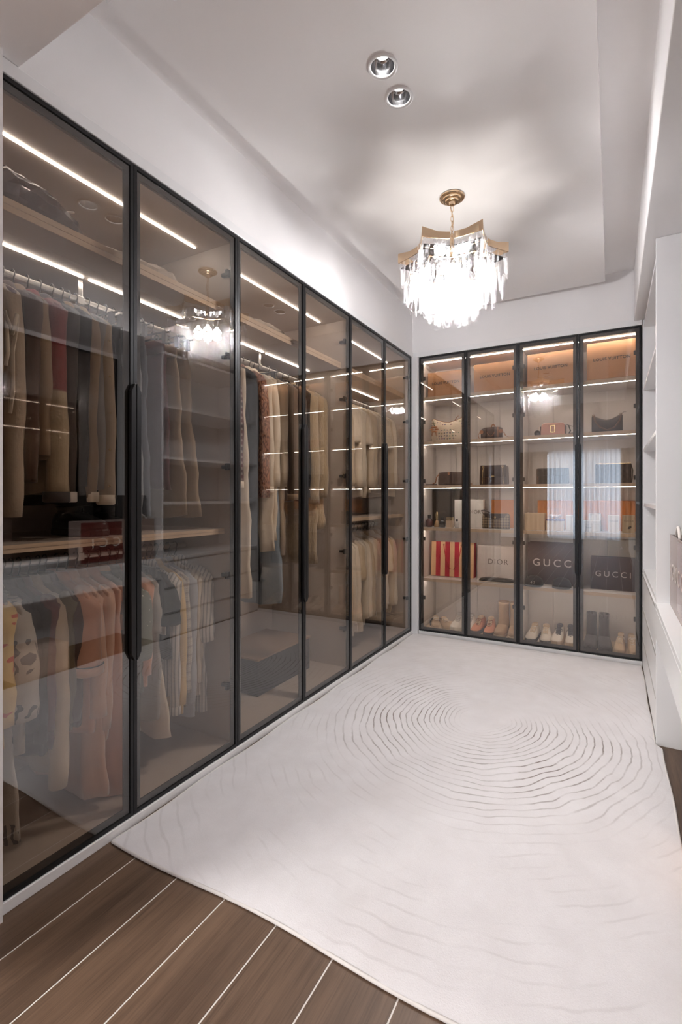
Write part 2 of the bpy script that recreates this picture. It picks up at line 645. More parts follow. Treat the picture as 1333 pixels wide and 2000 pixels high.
# added fill lamp on the unseen bedroom ceiling, brightens the closet
lamp = thing('added_fill_lamp', 'added round white fill lamp on the unseen bedroom ceiling', 'lamp', (-3.2, -2.6, 2.75))
obj('fill_lamp_base', MB().lathe([(0.0, 0.0), (0.60, 0.0), (0.60, -0.03), (0.56, -0.03)], 32), WPANEL, lamp)
obj('fill_lamp_shade', MB().lathe([(0.56, -0.03), (0.56, -0.06), (0.50, -0.09), (0.0, -0.10)], 32), emit('fill_lamp_glow', (1, 0.96, 0.92), 6.0), lamp, smooth=True)
d = bpy.data.lights.new('added_fill_light', 'AREA')
d.shape, d.size, d.energy, d.color = 'DISK', 1.1, P_BED, (1.0, 0.975, 0.95)
lo = bpy.data.objects.new('added_fill_light', d)
lo.location = (-3.2, -2.6, 2.63)
COL.objects.link(lo)

# ------------------------------------------------------------------ the rug
def rug():
    q = MB()
    nx, ny = 48, 80
    x0, x1, y0, y1 = -1.500, 0.204, 1.09, 4.005

    def P(i, j, z):
        u, w = i / nx, j / ny
        yy = y0 + (y1 - y0) * w
        xr = x1 - (0.026 if yy > 2.76 else 0.0) + 0.003 * math.sin(yy * 9)
        xx = x0 + 0.005 * math.sin(yy * 11) * (1 - u) + (xr - x0) * u
        yy += 0.010 * math.sin(xx * 6.5 + 1) * (1 - w) * (1 - w)
        return (xx, yy, z)
    top = []
    for j in range(ny + 1):
        top.append([P(i, j, 0.016 - 0.006 * (1 if i in (0, nx) or j in (0, ny) else 0) + 0.0015 * math.sin(i * 0.9) * math.cos(j * 0.63)) for i in range(nx + 1)])
    q.loft(top, False, False, closed=False)
    rim = [(i, 0) for i in range(nx)] + [(nx, j) for j in range(ny)] + [(i, ny) for i in range(nx, 0, -1)] + [(0, j) for j in range(ny, 0, -1)]
    q.loft([[P(i, j, 0.001) for i, j in rim], [P(i, j, 0.010) for i, j in rim]], True, False)
    r = thing('area_rug', 'large off-white rug with wavy concentric grey rings', 'rug', (-0.65, 2.55, 0))
    obj('pile', q, RUG, r, world=True, smooth=True)
    pts = [Vector(P(i, j, 0.006)) for i, j in rim]
    obj('binding', MB().tube(pts + [pts[0]], 0.0055, 6, caps=False), RUGEDGE, r, world=True, smooth=True)


rug()

# ------------------------------------------------------------------ cabinets
def door(parent, axis, a0, a1, plane, meet, hinge_side, hinges=True):
    """a framed bronze glass door; axis 'y' = door lies in an x-plane (long wardrobe), 'x' = in a y-plane (display cabinets)"""
    z0, z1 = 0.036, 2.400
    a0, a1 = a0 + 0.0012, a1 - 0.0012
    t0, t1 = (plane - 0.020, plane) if axis == 'y' else (plane, plane + 0.020)

    def B(q, p0, p1, s0, s1, h0, h1):
        if axis == 'y':
            return q.box(s0, s1, p0, p1, h0, h1)
        return q.box(p0, p1, s0, s1, h0, h1)
    fw, bw = 0.013, 0.021
    q = MB()
    B(q, a0, a0 + fw, t0, t1, z0, z1)
    B(q, a1 - fw, a1, t0, t1, z0, z1)
    B(q, a0 + fw, a1 - fw, t0, t1, z0, z0 + fw)
    B(q, a0 + fw, a1 - fw, t0, t1, z1 - fw, z1)
    dr = obj('door', q, BLACK, parent, world=True)
    LOC[dr.name] = Vector((0, 0, 0))
    b0, b1 = (t0 + 0.004, t0 + 0.010) if axis == 'y' else (t1 - 0.010, t1 - 0.004)
    i0, i1, k0, k1 = a0 + fw, a1 - fw, z0 + fw, z1 - fw
    q = MB()
    B(q, i0, i0 + bw, b0, b1, k0, k1)
    B(q, i1 - bw, i1, b0, b1, k0, k1)
    B(q, i0 + bw, i1 - bw, b0, b1, k0, k0 + bw)
    B(q, i0 + bw, i1 - bw, b0, b1, k1 - bw, k1)
    obj('inner_border', q, BORDER, dr)
    g0, g1 = (t1 - 0.009, t1 - 0.004) if axis == 'y' else (t0 + 0.004, t0 + 0.009)
    obj('glass_pane', B(MB(), i0, i1, g0, g1, k0, k1), GLASS, dr)
    # long chamfered pull on the meeting edge
    e = a1 if meet > 0 else a0
    w = 0.020
    s = -1 if meet > 0 else 1
    prof = [(e, 0.60), (e, 1.60), (e + s * 0.006, 1.60), (e + s * w, 1.572), (e + s * w, 0.628), (e + s * 0.006, 0.60)]
    h0, h1 = (t1, t1 + 0.016) if axis == 'y' else (t0 - 0.016, t0)
    ring = lambda h: [((h, p, z) if axis == 'y' else (p, h, z)) for p, z in prof]
    obj('handle', MB().loft([ring(h0), ring(h1)]), BLACK, dr, bevel=0.002)
    if hinges:
        e2 = a0 if hinge_side < 0 else a1
        sg = 1 if hinge_side < 0 else -1
        for z in (0.32, 0.83, 1.33, 1.84, 2.22):
            q = MB()
            c0 = t0 if axis == 'y' else t1
            dd = -1 if axis == 'y' else 1
            lo_, hi_ = sorted((e2 + sg * 0.020, e2 + sg * 0.046))
            n0, n1 = sorted((c0, c0 + dd * 0.016))
            B(q, lo_, hi_, n0, n1, z - 0.016, z + 0.016)
            lo_, hi_ = sorted((e2 + sg * 0.004, e2 + sg * 0.034))
            n0, n1 = sorted((c0 + dd * 0.012, c0 + dd * 0.05))
            B(q, lo_, hi_, n0, n1, z - 0.009, z + 0.009)
            obj('hinge', q, HINGE, dr, bevel=0.004)
    return dr


RX = -1.84
ZR_UP, ZR_LOW = 1.966, 0.955
UN = [(0.622, 1.744, True), (1.744, 2.866, False), (2.866, 3.988, True)]
UL = ['glass door wardrobe unit beside the opening with dark coats and jeans', 'glass door wardrobe unit with one full height hanging space for long coats',
      'glass door wardrobe unit in the corner full of cream blouses']
for ui, (y0, y1, mid) in enumerate(UN):
    u = thing('wardrobe_unit', UL[ui], 'wardrobe', (-1.85, (y0 + y1) / 2, 0), group='long glass door wardrobe units')
    xb, xf = -2.165, -1.548
    A0, A1 = y0 + 0.001, y1 - 0.001
    obj('side_panel', MB().box(xb, xf, A0, A0 + 0.018, 0.0, 2.40), LAMI, u, world=True)
    obj('side_panel', MB().box(xb, xf, A1 - 0.018, A1, 0.0, 2.40), LAMI, u, world=True)
    i0, i1 = A0 + 0.018, A1 - 0.018
    nb = 3
    for k in range(nb):
        p0 = i0 + (i1 - i0) * k / nb
        p1 = i0 + (i1 - i0) * (k + 1) / nb
        obj('back_panel', MB().box(xb, xb + 0.012, p0 + 0.001, p1 - 0.001, 0.06, 2.365), LAMI, u, world=True)
    obj('top_panel', MB().box(xb, xf, i0, i1, 2.366, 2.40), LAMI, u, world=True)
    obj('bottom_panel', MB().box(xb, xf, i0, i1, 0.036, 0.060), LAMI, u, world=True)
    sh = [(2.047, 2.087)] + ([(1.020, 1.045)] if mid else [])
    for (s0, s1) in sh:
        so = obj('shelf', MB().box(xb + 0.012, -1.585, i0, i1, s0, s1), LAMI, u, world=True)
        LOC[so.name] = Vector((0, 0, 0))
        obj('edge_band', MB().box(-1.5852, -1.583, i0, i1, s0, (s0 + s1) / 2 - 0.001).box(-1.5852, -1.583, i0, i1, (s0 + s1) / 2 + 0.001, s1), EDGE, so)
    obj('led_strip', MB().box(-1.7235, -1.7165, i0 + 0.03, i1 - 0.05, 2.361, 2.3655), LED, u, world=True)
    ym = (i0 + i1) / 2
    obj('led_strip', MB().box(-1.8035, -1.7965, i0 + 0.03, ym - 0.012, 2.0415, 2.0465), LED, u, world=True)
    obj('led_strip', MB().box(-1.8035, -1.7965, ym + 0.012, i1 - 0.06, 2.0415, 2.0465), LED, u, world=True)
    for zr, ztop in ([(ZR_UP, 2.047)] + ([(ZR_LOW, 1.020)] if mid else [])):
        rings = [[(RX + 0.008 * math.cos(2 * PI * k / 12), yy, zr + 0.014 * math.sin(2 * PI * k / 12)) for k in range(12)] for yy in (i0, i1)]
        rl = obj('hanging_rail', MB().loft(rings), ALU, u, world=True, smooth=False)
        LOC[rl.name] = Vector((0, 0, 0))
        for yy in (ym,):
            obj('bracket', MB().box(RX - 0.006, RX + 0.006, yy - 0.010, yy + 0.010, zr + 0.012, ztop).box(RX - 0.010, RX + 0.010, yy - 0.014, yy + 0.014, zr - 0.016, zr + 0.016), ALU, rl, bevel=0.002)
    h = (y1 - y0) / 2
    ysplit = [y0, 1.183, y1] if ui == 0 else [y0, y0 + h, y1]
    door(u, 'y', ysplit[0], ysplit[1], -1.520, +1, -1)
    door(u, 'y', ysplit[1], ysplit[2], -1.520, -1, +1)

BS = [2.058, 1.672, 1.292, 0.927, 0.487]
BU = [(-1.466, -0.648), (-0.648, 0.180)]
BL = ['glass door display cabinet next to the corner with cream bag and striped carrier', 'glass door display cabinet beside the white shelving with two dark carrier bags']
for bi, (x0, x1) in enumerate(BU):
    u = thing('display_cabinet', BL[bi], 'cabinet', ((x0 + x1) / 2, 4.22, 0), group='glass door display cabinets')
    yf, yb = 4.054, 4.43
    i0, i1 = x0 + 0.021, x1 - 0.021
    obj('side_panel', MB().box(x0 + 0.001, i0, yf, yb, 0.036, 2.40), LAMIW, u, world=True)
    obj('side_panel', MB().box(i1, x1 - 0.001, yf, yb, 0.036, 2.40), LAMIW, u, world=True)
    for k in range(4):
        p0 = i0 + (i1 - i0) * k / 4
        p1 = i0 + (i1 - i0) * (k + 1) / 4
        obj('back_panel', MB().box(p0 + 0.0012, p1 - 0.0012, yb - 0.012, yb, 0.05, 2.366), LAMIW, u, world=True)
    obj('top_panel', MB().box(i0, i1, yf, yb, 2.366, 2.40), LAMIW, u, world=True)
    obj('bottom_panel', MB().box(i0, i1, yf, yb, 0.036, 0.048), EDGE, u, world=True)
    obj('led_strip', MB().box(i0 + 0.004, i1 - 0.004, yf + 0.051, yf + 0.0555, 2.362, 2.3655), LEDB, u, world=True)
    for s in BS:
        so = obj('shelf', MB().box(i0, i1, yf + 0.014, yb - 0.012, s - 0.025, s), LAMIW, u, world=True)
        LOC[so.name] = Vector((0, 0, 0))
        obj('edge_band', MB().box(i0, i1, yf + 0.012, yf + 0.0145, s - 0.025, s), EDGE, so)
        obj('led_strip', MB().box(i0 + 0.004, i1 - 0.004, yf + 0.051, yf + 0.0555, s - 0.0262, s - 0.024), LEDB, so)
    xm = [-1.061, -0.222][bi]
    door(u, 'x', x0, xm, 4.030, +1, -1)
    door(u, 'x', xm, x1, 4.030, -1, +1)

# open white shelving with drawers, and the desk built on to its end
u = thing('open_shelving', 'white open shelving with drawers below beside the display cabinets', 'shelving', (0.45, 3.6, 0))
obj('end_panel', MB().box(0.183, 0.745, 2.780, 2.800, 0.0, 2.432), WPANEL, u, world=True, bevel=0.002)
obj('back_panel', MB().box(0.725, 0.745, 2.800, 4.42, 0.0, 2.432), WPANEL, u, world=True)
obj('far_panel', MB().box(0.186, 0.725, 4.02, 4.42, 0.0, 2.432), WPANEL, u, world=True)
for z in (2.40, 1.96, 1.53, 1.15, 0.686):
    obj('shelf', MB().box(0.192, 0.725, 2.800, 4.02, z - 0.022, z), WPANEL, u, world=True, bevel=0.001)
obj('carcass', MB().box(0.205, 0.725, 2.800, 4.02, 0.0, 0.664), WPANEL, u, world=True)
for z0, z1 in ((0.436, 0.660), (0.226, 0.430), (0.02, 0.220)):
    dw = obj('drawer', MB().box(0.184, 0.204, 2.803, 4.017, z0, z1), WPANEL, u, world=True, bevel=0.002)
    LOC[dw.name] = Vector((0, 0, 0))
    obj('finger_groove', MB().box(0.1825, 0.190, 2.81, 4.01, z1 - 0.010, z1 - 0.003), ALU, dw)
dk = thing('built_in_desk', 'white built-in desk against the shelving end panel', 'desk', (0.46, 1.9, 0))
obj('desk_top', MB().box(0.180, 0.748, 0.95, 2.779, 0.660, 0.686), WPANEL, dk, world=True, bevel=0.002)
obj('apron', MB().box(0.180, 0.215, 0.95, 2.779, 0.517, 0.659), WPANEL, dk, world=True, bevel=0.002)
obj('side_support', MB().box(0.216, 0.748, 0.95, 0.972, 0.0, 0.659), WPANEL, dk, world=True)

mr = thing('added_mirror', 'added bronze mirror out of view above the desk, darkening door reflections', 'mirror', (0.74, 1.85, 0.72))  # added mirror, never in view; darkens what the wardrobe doors reflect
obj('added_mirror_glass', MB().box(0.738, 0.746, 1.0, 2.76, 0.74, 2.38), solid('added_bronze_mirror', (0.30, 0.26, 0.23), 0.03, 1.0, var=0.02), mr, world=True)
obj('added_mirror_frame', MB().box(0.734, 0.748, 0.985, 1.0, 0.725, 2.395).box(0.734, 0.748, 2.76, 2.775, 0.725, 2.395).box(0.734, 0.748, 1.0, 2.76, 0.725, 0.74).box(0.734, 0.748, 1.0, 2.76, 2.38, 2.395), BLACK, mr, world=True)

# ------------------------------------------------------------------ downlights
for y, lab in ((1.556, 'recessed chrome downlight nearer the opening, in the ceiling panel'), (1.706, 'recessed chrome downlight nearer the chandelier, in the ceiling panel'),
               (3.06, 'recessed chrome downlight just behind the chandelier'), (3.21, 'recessed chrome downlight between chandelier and display cabinets')):
    t = thing('downlight', lab, 'downlight', (-0.70, y, 2.69), group='paired ceiling downlights')
    obj('trim_ring', MB().lathe([(0.0535, 0.0), (0.0535, -0.004), (0.050, -0.007), (0.044, -0.006), (0.041, -0.001), (0.041, 0.002)], 40), WPANEL, t, smooth=True)
    obj('reflector', MB().lathe([(0.041, 0.0), (0.0395, 0.018), (0.034, 0.036), (0.025, 0.046), (0.0, 0.047)], 40), CHROME, t, smooth=True)
    obj('lens', MB().lathe([(0.024, 0.0455), (0.022, 0.041), (0.0, 0.040)], 24), SPOTE, t)
    d = bpy.data.lights.new('downlight_light', 'SPOT')
    d.energy, d.spot_size, d.spot_blend, d.shadow_soft_size, d.color = P_SPOT, 2.2, 0.8, 0.04, (1.0, 0.985, 0.97)
    l = bpy.data.objects.new('downlight_light', d)
    l.location = (-0.70, y, 2.686)
    COL.objects.link(l)

# ------------------------------------------------------------------ chandelier
CX, CY = -0.70, 2.40
ch = thing('chandelier', 'gold chandelier with three tiers of hanging glass crystals', 'chandelier', (CX, CY, 2.69))
obj('canopy', MB().lathe([(0.0, 0.0), (0.058, 0.0), (0.062, -0.003), (0.062, -0.008), (0.058, -0.011), (0.048, -0.012), (0.047, -0.018), (0.044, -0.020), (0.034, -0.021), (0.033, -0.027), (0.030, -0.029), (0.016, -0.030), (0.013, -0.042), (0.0, -0.045)], 40), GOLD, ch)
for k in range(6):
    zz = -0.062 - 0.024 * k
    pts = []
    for j in range(17):
        a = 2 * PI * j / 16
        p = (0.0065 * math.cos(a), 0.0, zz + 0.016 * math.sin(a))
        pts.append(p if k % 2 == 0 else (0.0, p[0], p[2]))
    obj('chain_link', MB().tube(pts, 0.0016, 6, caps=False), GOLD, ch, smooth=True)
obj('cord', MB().tube([(0.008 * math.sin(z * 40), 0.006 * math.cos(z * 33), z) for z in [-0.05 - 0.011 * i for i in range(15)]], 0.0022, 6), GOLD, ch, smooth=True)
obj('stem', MB().lathe([(0.0, -0.195), (0.010, -0.200), (0.010, -0.26), (0.020, -0.275), (0.012, -0.29), (0.010, -0.40), (0.024, -0.42), (0.0, -0.44)], 20), GOLD, ch, smooth=True)
R0 = 0.270
A_0 = math.atan2(-CY, -CX) + PI / 6


def star(u, R):
    """u in 0..6: radius and angle on the six pointed concave outline"""
    k = u % 1.0
    r = R * (1.0 - 0.30 * math.sin(PI * k) ** 0.8 + 0.0 * k)
    a = A_0 + u * PI / 3
    return (r * math.cos(a), r * math.sin(a))


for i in range(6):
    us = [i - 0.46 + 0.92 * j / 22 for j in range(23)]
    lo, hi = -0.305, -0.272
    rings = []
    for uu in us:
        x, y = star(uu, R0)
        tip = 0.016 * max(0, 1 - abs(uu - i) * 5)
        k = 1 - 0.006 / R0
        rings.append([(x, y, lo), (x, y, hi + tip), (x * k, y * k, hi + tip), (x * k, y * k, lo)])
    obj('crown_band', MB().loft(rings), GOLD, ch, bevel=0.001)
    x, y = star(i + 0.5, R0)
    arm = [(0, 0, -0.27), (x * 0.5, y * 0.5, -0.262), (x, y, -0.29)]
    ar = obj('arm', MB().tube(arm, 0.004, 6), GOLD, ch)
    obj('candle_sleeve', MB().lathe([(0.0, -0.275), (0.011, -0.28), (0.011, -0.335), (0.014, -0.338), (0.009, -0.355), (0.0, -0.356)], 14, (x * 0.92, y * 0.92, 0)), GOLD, ar, smooth=True)
    bx, by = x * 0.36, y * 0.36
    obj('bulb', MB().lathe([(0.0, -0.375), (0.010, -0.38), (0.016, -0.405), (0.012, -0.435), (0.0, -0.45)], 12, (bx, by, 0)), BULB, ar, smooth=True)
obj('added_dimming_plate', MB().loft([[(*star(6 * j / 72, R0 * 0.95), zz) for j in range(72)] for zz in (-0.334, -0.330)]), glass_mat('dimming_plate_glass', (0.33, 0.325, 0.32), 0.03), ch)  # added plate that holds back upward bulb light from the ceiling
for zz, sc in ((-0.369, 0.76), (-0.435, 0.50)):
    pts = [(*star(6 * j / 72, R0 * sc), zz) for j in range(73)]
    obj('tier_ring', MB().tube(pts, 0.0035, 6, caps=False), GOLD, ch)
cry = {}


def crystal_mesh(L, w, mat=None):
    q = MB()
    rings = []
    for z, k in ((0.0, 0.35), (-0.008, 1.0), (-L * 0.5, 0.86), (-L + 0.006, 1.05), (-L, 0.7)):
        rings.append([(w * k * cx_, 0.40 * w * k * cy_, z) for cx_, cy_ in ((-1, 0), (-0.5, -1), (0.5, -1), (1, 0), (0.5, 1), (-0.5, 1))])
    q.loft(rings)
    me = q.mesh('crystal')
    me.materials.append(mat or CRYSTAL)
    return me


CM = [crystal_mesh(0.112, 0.0125), crystal_mesh(0.100, 0.0135), crystal_mesh(0.108, 0.0105)]
CM += [crystal_mesh(0.112, 0.0125, CRYSTAL_IN), crystal_mesh(0.100, 0.0135, CRYSTAL_IN), crystal_mesh(0.108, 0.0105, CRYSTAL_IN)]
rnd = random.Random(3)
for sc, n, ztop, rows, step in ((0.985, 66, -0.305, 2, 0.106), (0.76, 48, -0.372, 2, 0.088), (0.50, 30, -0.438, 2, 0.070)):
    for j in range(n):
        uu = 6 * (j + 0.5) / n
        x, y = star(uu, R0 * sc)
        for r in range(rows):
            o = link_mesh('crystal', CM[rnd.randrange(3) + (0 if sc > 0.9 else 3)], None, ch)
            jr = 1 + rnd.uniform(-0.05, 0.05) - 0.03 * r
            o.location = (x * jr, y * jr, ztop - r * step + rnd.uniform(-0.012, 0.006))
            o.rotation_euler = (rnd.uniform(-0.12, 0.12), rnd.uniform(-0.12, 0.12), math.atan2(y, x) + PI / 2 + rnd.uniform(-0.7, 0.7))
for i in range(6):
    x, y = star(i + 0.5, R0)
    d = bpy.data.lights.new('bulb_light', 'POINT')
    d.energy, d.shadow_soft_size, d.color = P_CHAND, 0.028, (1.0, 0.98, 0.955)
    l = bpy.data.objects.new('bulb_light', d)
    l.location = (CX + x * 0.36, CY + y * 0.36, 2.69 - 0.42)
    COL.objects.link(l)
# ------------------------------------------------------------------ hangers and clothes
HANG_BLACK = solid('hanger_black', (0.02, 0.018, 0.017), 0.45)
HANG_WOOD = solid('hanger_brown', srgb(96, 62, 42), 0.45, var=0.15, vs=30)
HOOK = solid('hook_gunmetal', (0.12, 0.11, 0.10), 0.3, 0.9)


def hanger_master(name, mat, clip):
    r = bpy.data.objects.new(name, None)
    COL.objects.link(r)
    r.empty_display_size = 0.05
    pts = [(0.015 * math.sin(a), 0.0, 0.006 + 0.016 * math.cos(a)) for a in [-1.9 + 4.4 * j / 14 for j in range(15)]]
    pts = [(x, y, z) for x, y, z in pts] + [(0.008, 0, -0.022), (0.0, 0, -0.034), (0.0, 0, -0.058)]
    obj('hook', MB().tube(pts, 0.0022, 6), HOOK if not clip else mat, r, smooth=True)
    if clip:
        obj('bar', MB().tube([(-0.185, 0, -0.066), (-0.05, 0, -0.060), (0, 0, -0.056), (0.05, 0, -0.060), (0.185, 0, -0.066)], 0.004, 6), mat, r)
        obj('loop', MB().tube([(0.012 * math.cos(a) + 0.1, 0, -0.082 + 0.012 * math.sin(a)) for a in [2 * PI * j / 12 for j in range(13)]], 0.003, 5).tube([(0.012 * math.cos(a) - 0.1, 0, -0.082 + 0.012 * math.sin(a)) for a in [2 * PI * j / 12 for j in range(13)]], 0.003, 5), mat, r)
        for s in (-1, 1):
            obj('clip', MB().box(s * 0.15 - 0.012, s * 0.15 + 0.012, -0.007, 0.007, -0.112, -0.060), mat, r, bevel=0.002)
    else:
        arm = [(-0.185, 0, -0.132), (-0.14, 0, -0.112), (-0.08, 0, -0.090), (0, 0, -0.064), (0.08, 0, -0.090), (0.14, 0, -0.112), (0.185, 0, -0.132)]
        obj('shoulder_bar', MB().tube(arm, [0.005, 0.006, 0.006, 0.007, 0.006, 0.006, 0.005], 8), mat, r, smooth=True)
        obj('trouser_bar', MB().tube([(-0.18, 0, -0.136), (0.18, 0, -0.136)], 0.003, 6), mat, r)
    return r


HM = {'b': hanger_master('clothes_hanger', HANG_BLACK, False), 'w': hanger_master('wooden_hanger', HANG_WOOD, False), 'c': hanger_master('clip_hanger', HANG_BLACK, True)}
HUSED = {}
HGROUP = {
    'u1': 'on the high rail beside the opening', 'l1': 'on the low rail under the jeans', 'u2': 'on the rail above the long coats',
    'u3': 'on the high rail above the cream blouses', 'l3': 'on the low rail in the corner wardrobe'}
HKIND = {'b': ('slim black clothes hanger', 'hanger'), 'w': ('brown wooden clothes hanger', 'hanger'), 'c': ('black clip hanger', 'hanger')}
RAILS = {'u1': ZR_UP, 'l1': ZR_LOW, 'u2': ZR_UP, 'u3': ZR_UP, 'l3': ZR_LOW}


def hang(kind, rail, y, rz=0.0, what=None, shared=None):
    o = HM[kind] if kind not in HUSED else copy_tree(HM[kind])
    HUSED[kind] = 1
    o.location = (RX, y, RAILS[rail])
    o.rotation_euler = (0, 0, rz)
    k = {'b': 'black hanger', 'w': 'wooden hanger', 'c': 'clip hanger'}[kind]
    tag(o, k + ' holding the ' + what, 'hanger', (k + 's of ' + shared) if shared else HKIND[kind][0] + 's ' + HGROUP[rail])
    return o


def body_mesh(L, w, hem, t, rip, rnd_, top=-0.060, shoulder=True, nz=15, na=30):
    q = MB()
    ph, ph2 = rnd_.uniform(0, 6), rnd_.uniform(0, 6)
    kx = rnd_.uniform(38, 58)
    prof = []
    if shoulder:
        prof += [(top, 0.050, t * 0.55), (top - 0.014, 0.085, t * 0.7), (top - 0.036, 0.15, t * 0.85), (top - 0.062, w * 0.985, t * 0.9)]
        zs = top - 0.062
    else:
        prof += [(top, w * 0.97, t * 0.6)]
        zs = top
    for i in range(1, nz + 1):
        f = i / nz
        prof.append((zs + (-L - zs) * f, w + (hem - w) * f ** 1.3, t * (1.0 + 0.25 * f)))
    rings = []
    for z, ww, tt in prof:
        f = min(1, max(0, (zs - z) / max(0.01, L + zs)))
        ring = []
        for k in range(na):
            a = 2 * PI * k / na
            c, s_ = math.cos(a), math.sin(a)
            x = ww * math.copysign(abs(c) ** 0.75, c)
            y = tt * math.copysign(abs(s_) ** 0.8, s_)
            y += rip * (0.2 + f) * 0.011 * math.sin(kx * x + ph + 1.2 * f) + rip * f * 0.006 * math.sin(kx * 2.1 * x + ph2)
            x += 0.006 * math.sin(z * 17 + ph) + 0.004 * math.sin(z * 41 + ph2)
            zz = z + (0.010 * math.sin(kx * 0.4 * x + ph2) * f if f > 0.97 else 0)
            ring.append((x, y, zz))
        rings.append(ring)
    q.loft(rings)
    return q


def sleeve_mesh(sgn, L, w, r0, r1, rnd_, out=0.024, lean=0.0):
    q = MB()
    rings = []
    n = 12
    ph = rnd_.uniform(0, 6)
    for i in range(12):
        f = i / 11
        cx_ = sgn * (w * 0.90 + out * math.sin(f * 1.7) + 0.004 * math.sin(9 * f + ph))
        cz = -0.118 - L * f
        cy_ = lean * f + 0.006 * math.sin(5 * f + ph)
        rr = r0 + (r1 - r0) * f + 0.0025 * math.sin(17 * f + ph)
        dep = (1.25 - 0.35 * f)
        tilt = 0.55 * (1 - f) ** 2
        rings.append([(cx_ + rr * 0.85 * math.cos(a), cy_ + rr * 0.8 * math.sin(a), cz + sgn * -1 * tilt * rr * math.cos(a) * dep) for a in [2 * PI * k / n for k in range(n)]])
    q.loft(rings)
    return q


def upper(name, label, cat, rail, y, mat, L, w=0.20, hem=0.205, t=0.020, sl=0.0, smat=None, cuff=None, collar=True, rip=0.6, seed=0, hk='b', sr=0.034, buttons=0, rz=0.0, group=None, placket=None, tie=None, er=0.026):
    r_ = random.Random(seed + int(y * 1000))
    root = thing(name, label, cat, (RX, y, RAILS[rail]), rz, group)
    obj('body', body_mesh(L, w, hem, t, rip, r_), mat, root, smooth=True)
    if sl:
        for s in (-1, 1):
            so = obj('sleeve', sleeve_mesh(s, sl, w, sr, er, r_, lean=-0.012), smat or mat, root, smooth=True)
            if cuff:
                cx_ = s * (w * 0.90 + 0.024 * math.sin(1.7))
                q = MB()
                rr = er
                q.loft([[(cx_ + rr * k2 * 0.92 * math.cos(a), -0.012 + rr * k2 * 0.85 * math.sin(a), z) for a in [2 * PI * k / 12 for k in range(12)]] for z, k2 in ((-0.118 - sl + 0.02, 1.08), (-0.118 - sl - 0.012, 1.10), (-0.118 - sl - 0.016, 0.95))])
                obj('cuff', q, cuff, so, smooth=True)
            if buttons and s == 1:
                for k in range(buttons):
                    f = (k + 0.6) / buttons
                    cx_ = w * 0.90 + 0.024 * math.sin(f * 1.7) + (sr + (er - sr) * f) * 0.80
                    obj('button', MB().lathe([(0, -0.005), (0.004, -0.003), (0.005, 0.0), (0, 0.004)], 8, (cx_, -0.012 * f - 0.006, -0.118 - sl * f)), BRASS, so)
    if collar:
        q = MB()
        q.loft([[(0.052 * k2 * math.cos(a), 0.020 * k2 * math.sin(a), z) for a in [2 * PI * k / 16 for k in range(16)]] for z, k2 in ((-0.074, 1.25), (-0.052, 1.0), (-0.040, 0.98), (-0.046, 1.2), (-0.072, 1.55))], False, False)
        obj('collar', q, placket or mat, root, smooth=True)
    if tie:
        pts = [(0.235, -0.03, -0.28), (0.250, -0.03, -0.25), (0.243, -0.02, -0.215), (0.232, -0.015, -0.25), (0.237, -0.03, -0.33), (0.240, -0.03, -0.45), (0.232, -0.035, -0.52)]
        pts2 = [(0.237, -0.03, -0.27), (0.248, -0.05, -0.24), (0.243, -0.055, -0.215), (0.232, -0.045, -0.24), (0.240, -0.045, -0.34), (0.246, -0.055, -0.38)]
        obj('ribbon_tie', MB().tube(pts, 0.006, 6, flat=0.4).tube(pts2, 0.006, 6, flat=0.4), tie, root, smooth=True)
    hang(hk, rail, y, rz, label, group)
    return root


def bottoms(name, label, rail, y, mat, L, w=0.15, hem=0.15, t=0.016, seed=0, hk='c', rz=0.0, top=-0.098, pocket=False, cat='trousers', group=None, pleat=0.5):
    """trousers hung from clips by the waistband, one leg before the other"""
    r_ = random.Random(seed + int(y * 1000))
    root = thing(name, label, cat, (RX, y, RAILS[rail]), rz, group)
    for s in (-1, 1):
        q = body_mesh(L, w * 0.52, hem * 0.62, t, pleat, r_, top=top - 0.05, shoulder=False, na=20)
        q.v = [(x + s * (w * 0.48 + 0.012 * (-z / L)), yy + 0.004 * s, z) for x, yy, z in q.v]
        lg = obj('leg', q, mat, root, smooth=True)
        zh = -L
        q = MB()
        cx_ = s * (w * 0.48 + 0.012)
        q.loft([[(cx_ + hem * 0.635 * math.cos(a), 0.004 * s + t * 1.45 * math.sin(a), z) for a in [2 * PI * k / 16 for k in range(16)]] for z in (zh + 0.035, zh - 0.002)], False, False)
    obj('waistband', MB().loft([[(w * 1.0 * math.copysign(abs(math.cos(a)) ** 0.7, math.cos(a)), t * 1.25 * math.sin(a), z) for a in [2 * PI * k / 20 for k in range(20)]] for z in (top, top - 0.02, top - 0.055)]), mat, root, smooth=True)
    if pocket:
        obj('pocket', MB().box(0.01, w * 0.85, -t * 1.6, -t * 1.25, top - 0.19, top - 0.085), mat, root, bevel=0.003)
    hang(hk, rail, y, rz, label, group)
    return root


BRASS = solid('brass_button', (0.85, 0.66, 0.36), 0.25, 1.0)
F = {}


def fb(k, r, g, b, **kw):
    F[k] = fabric('cloth_' + k, srgb(r, g, b), **kw)


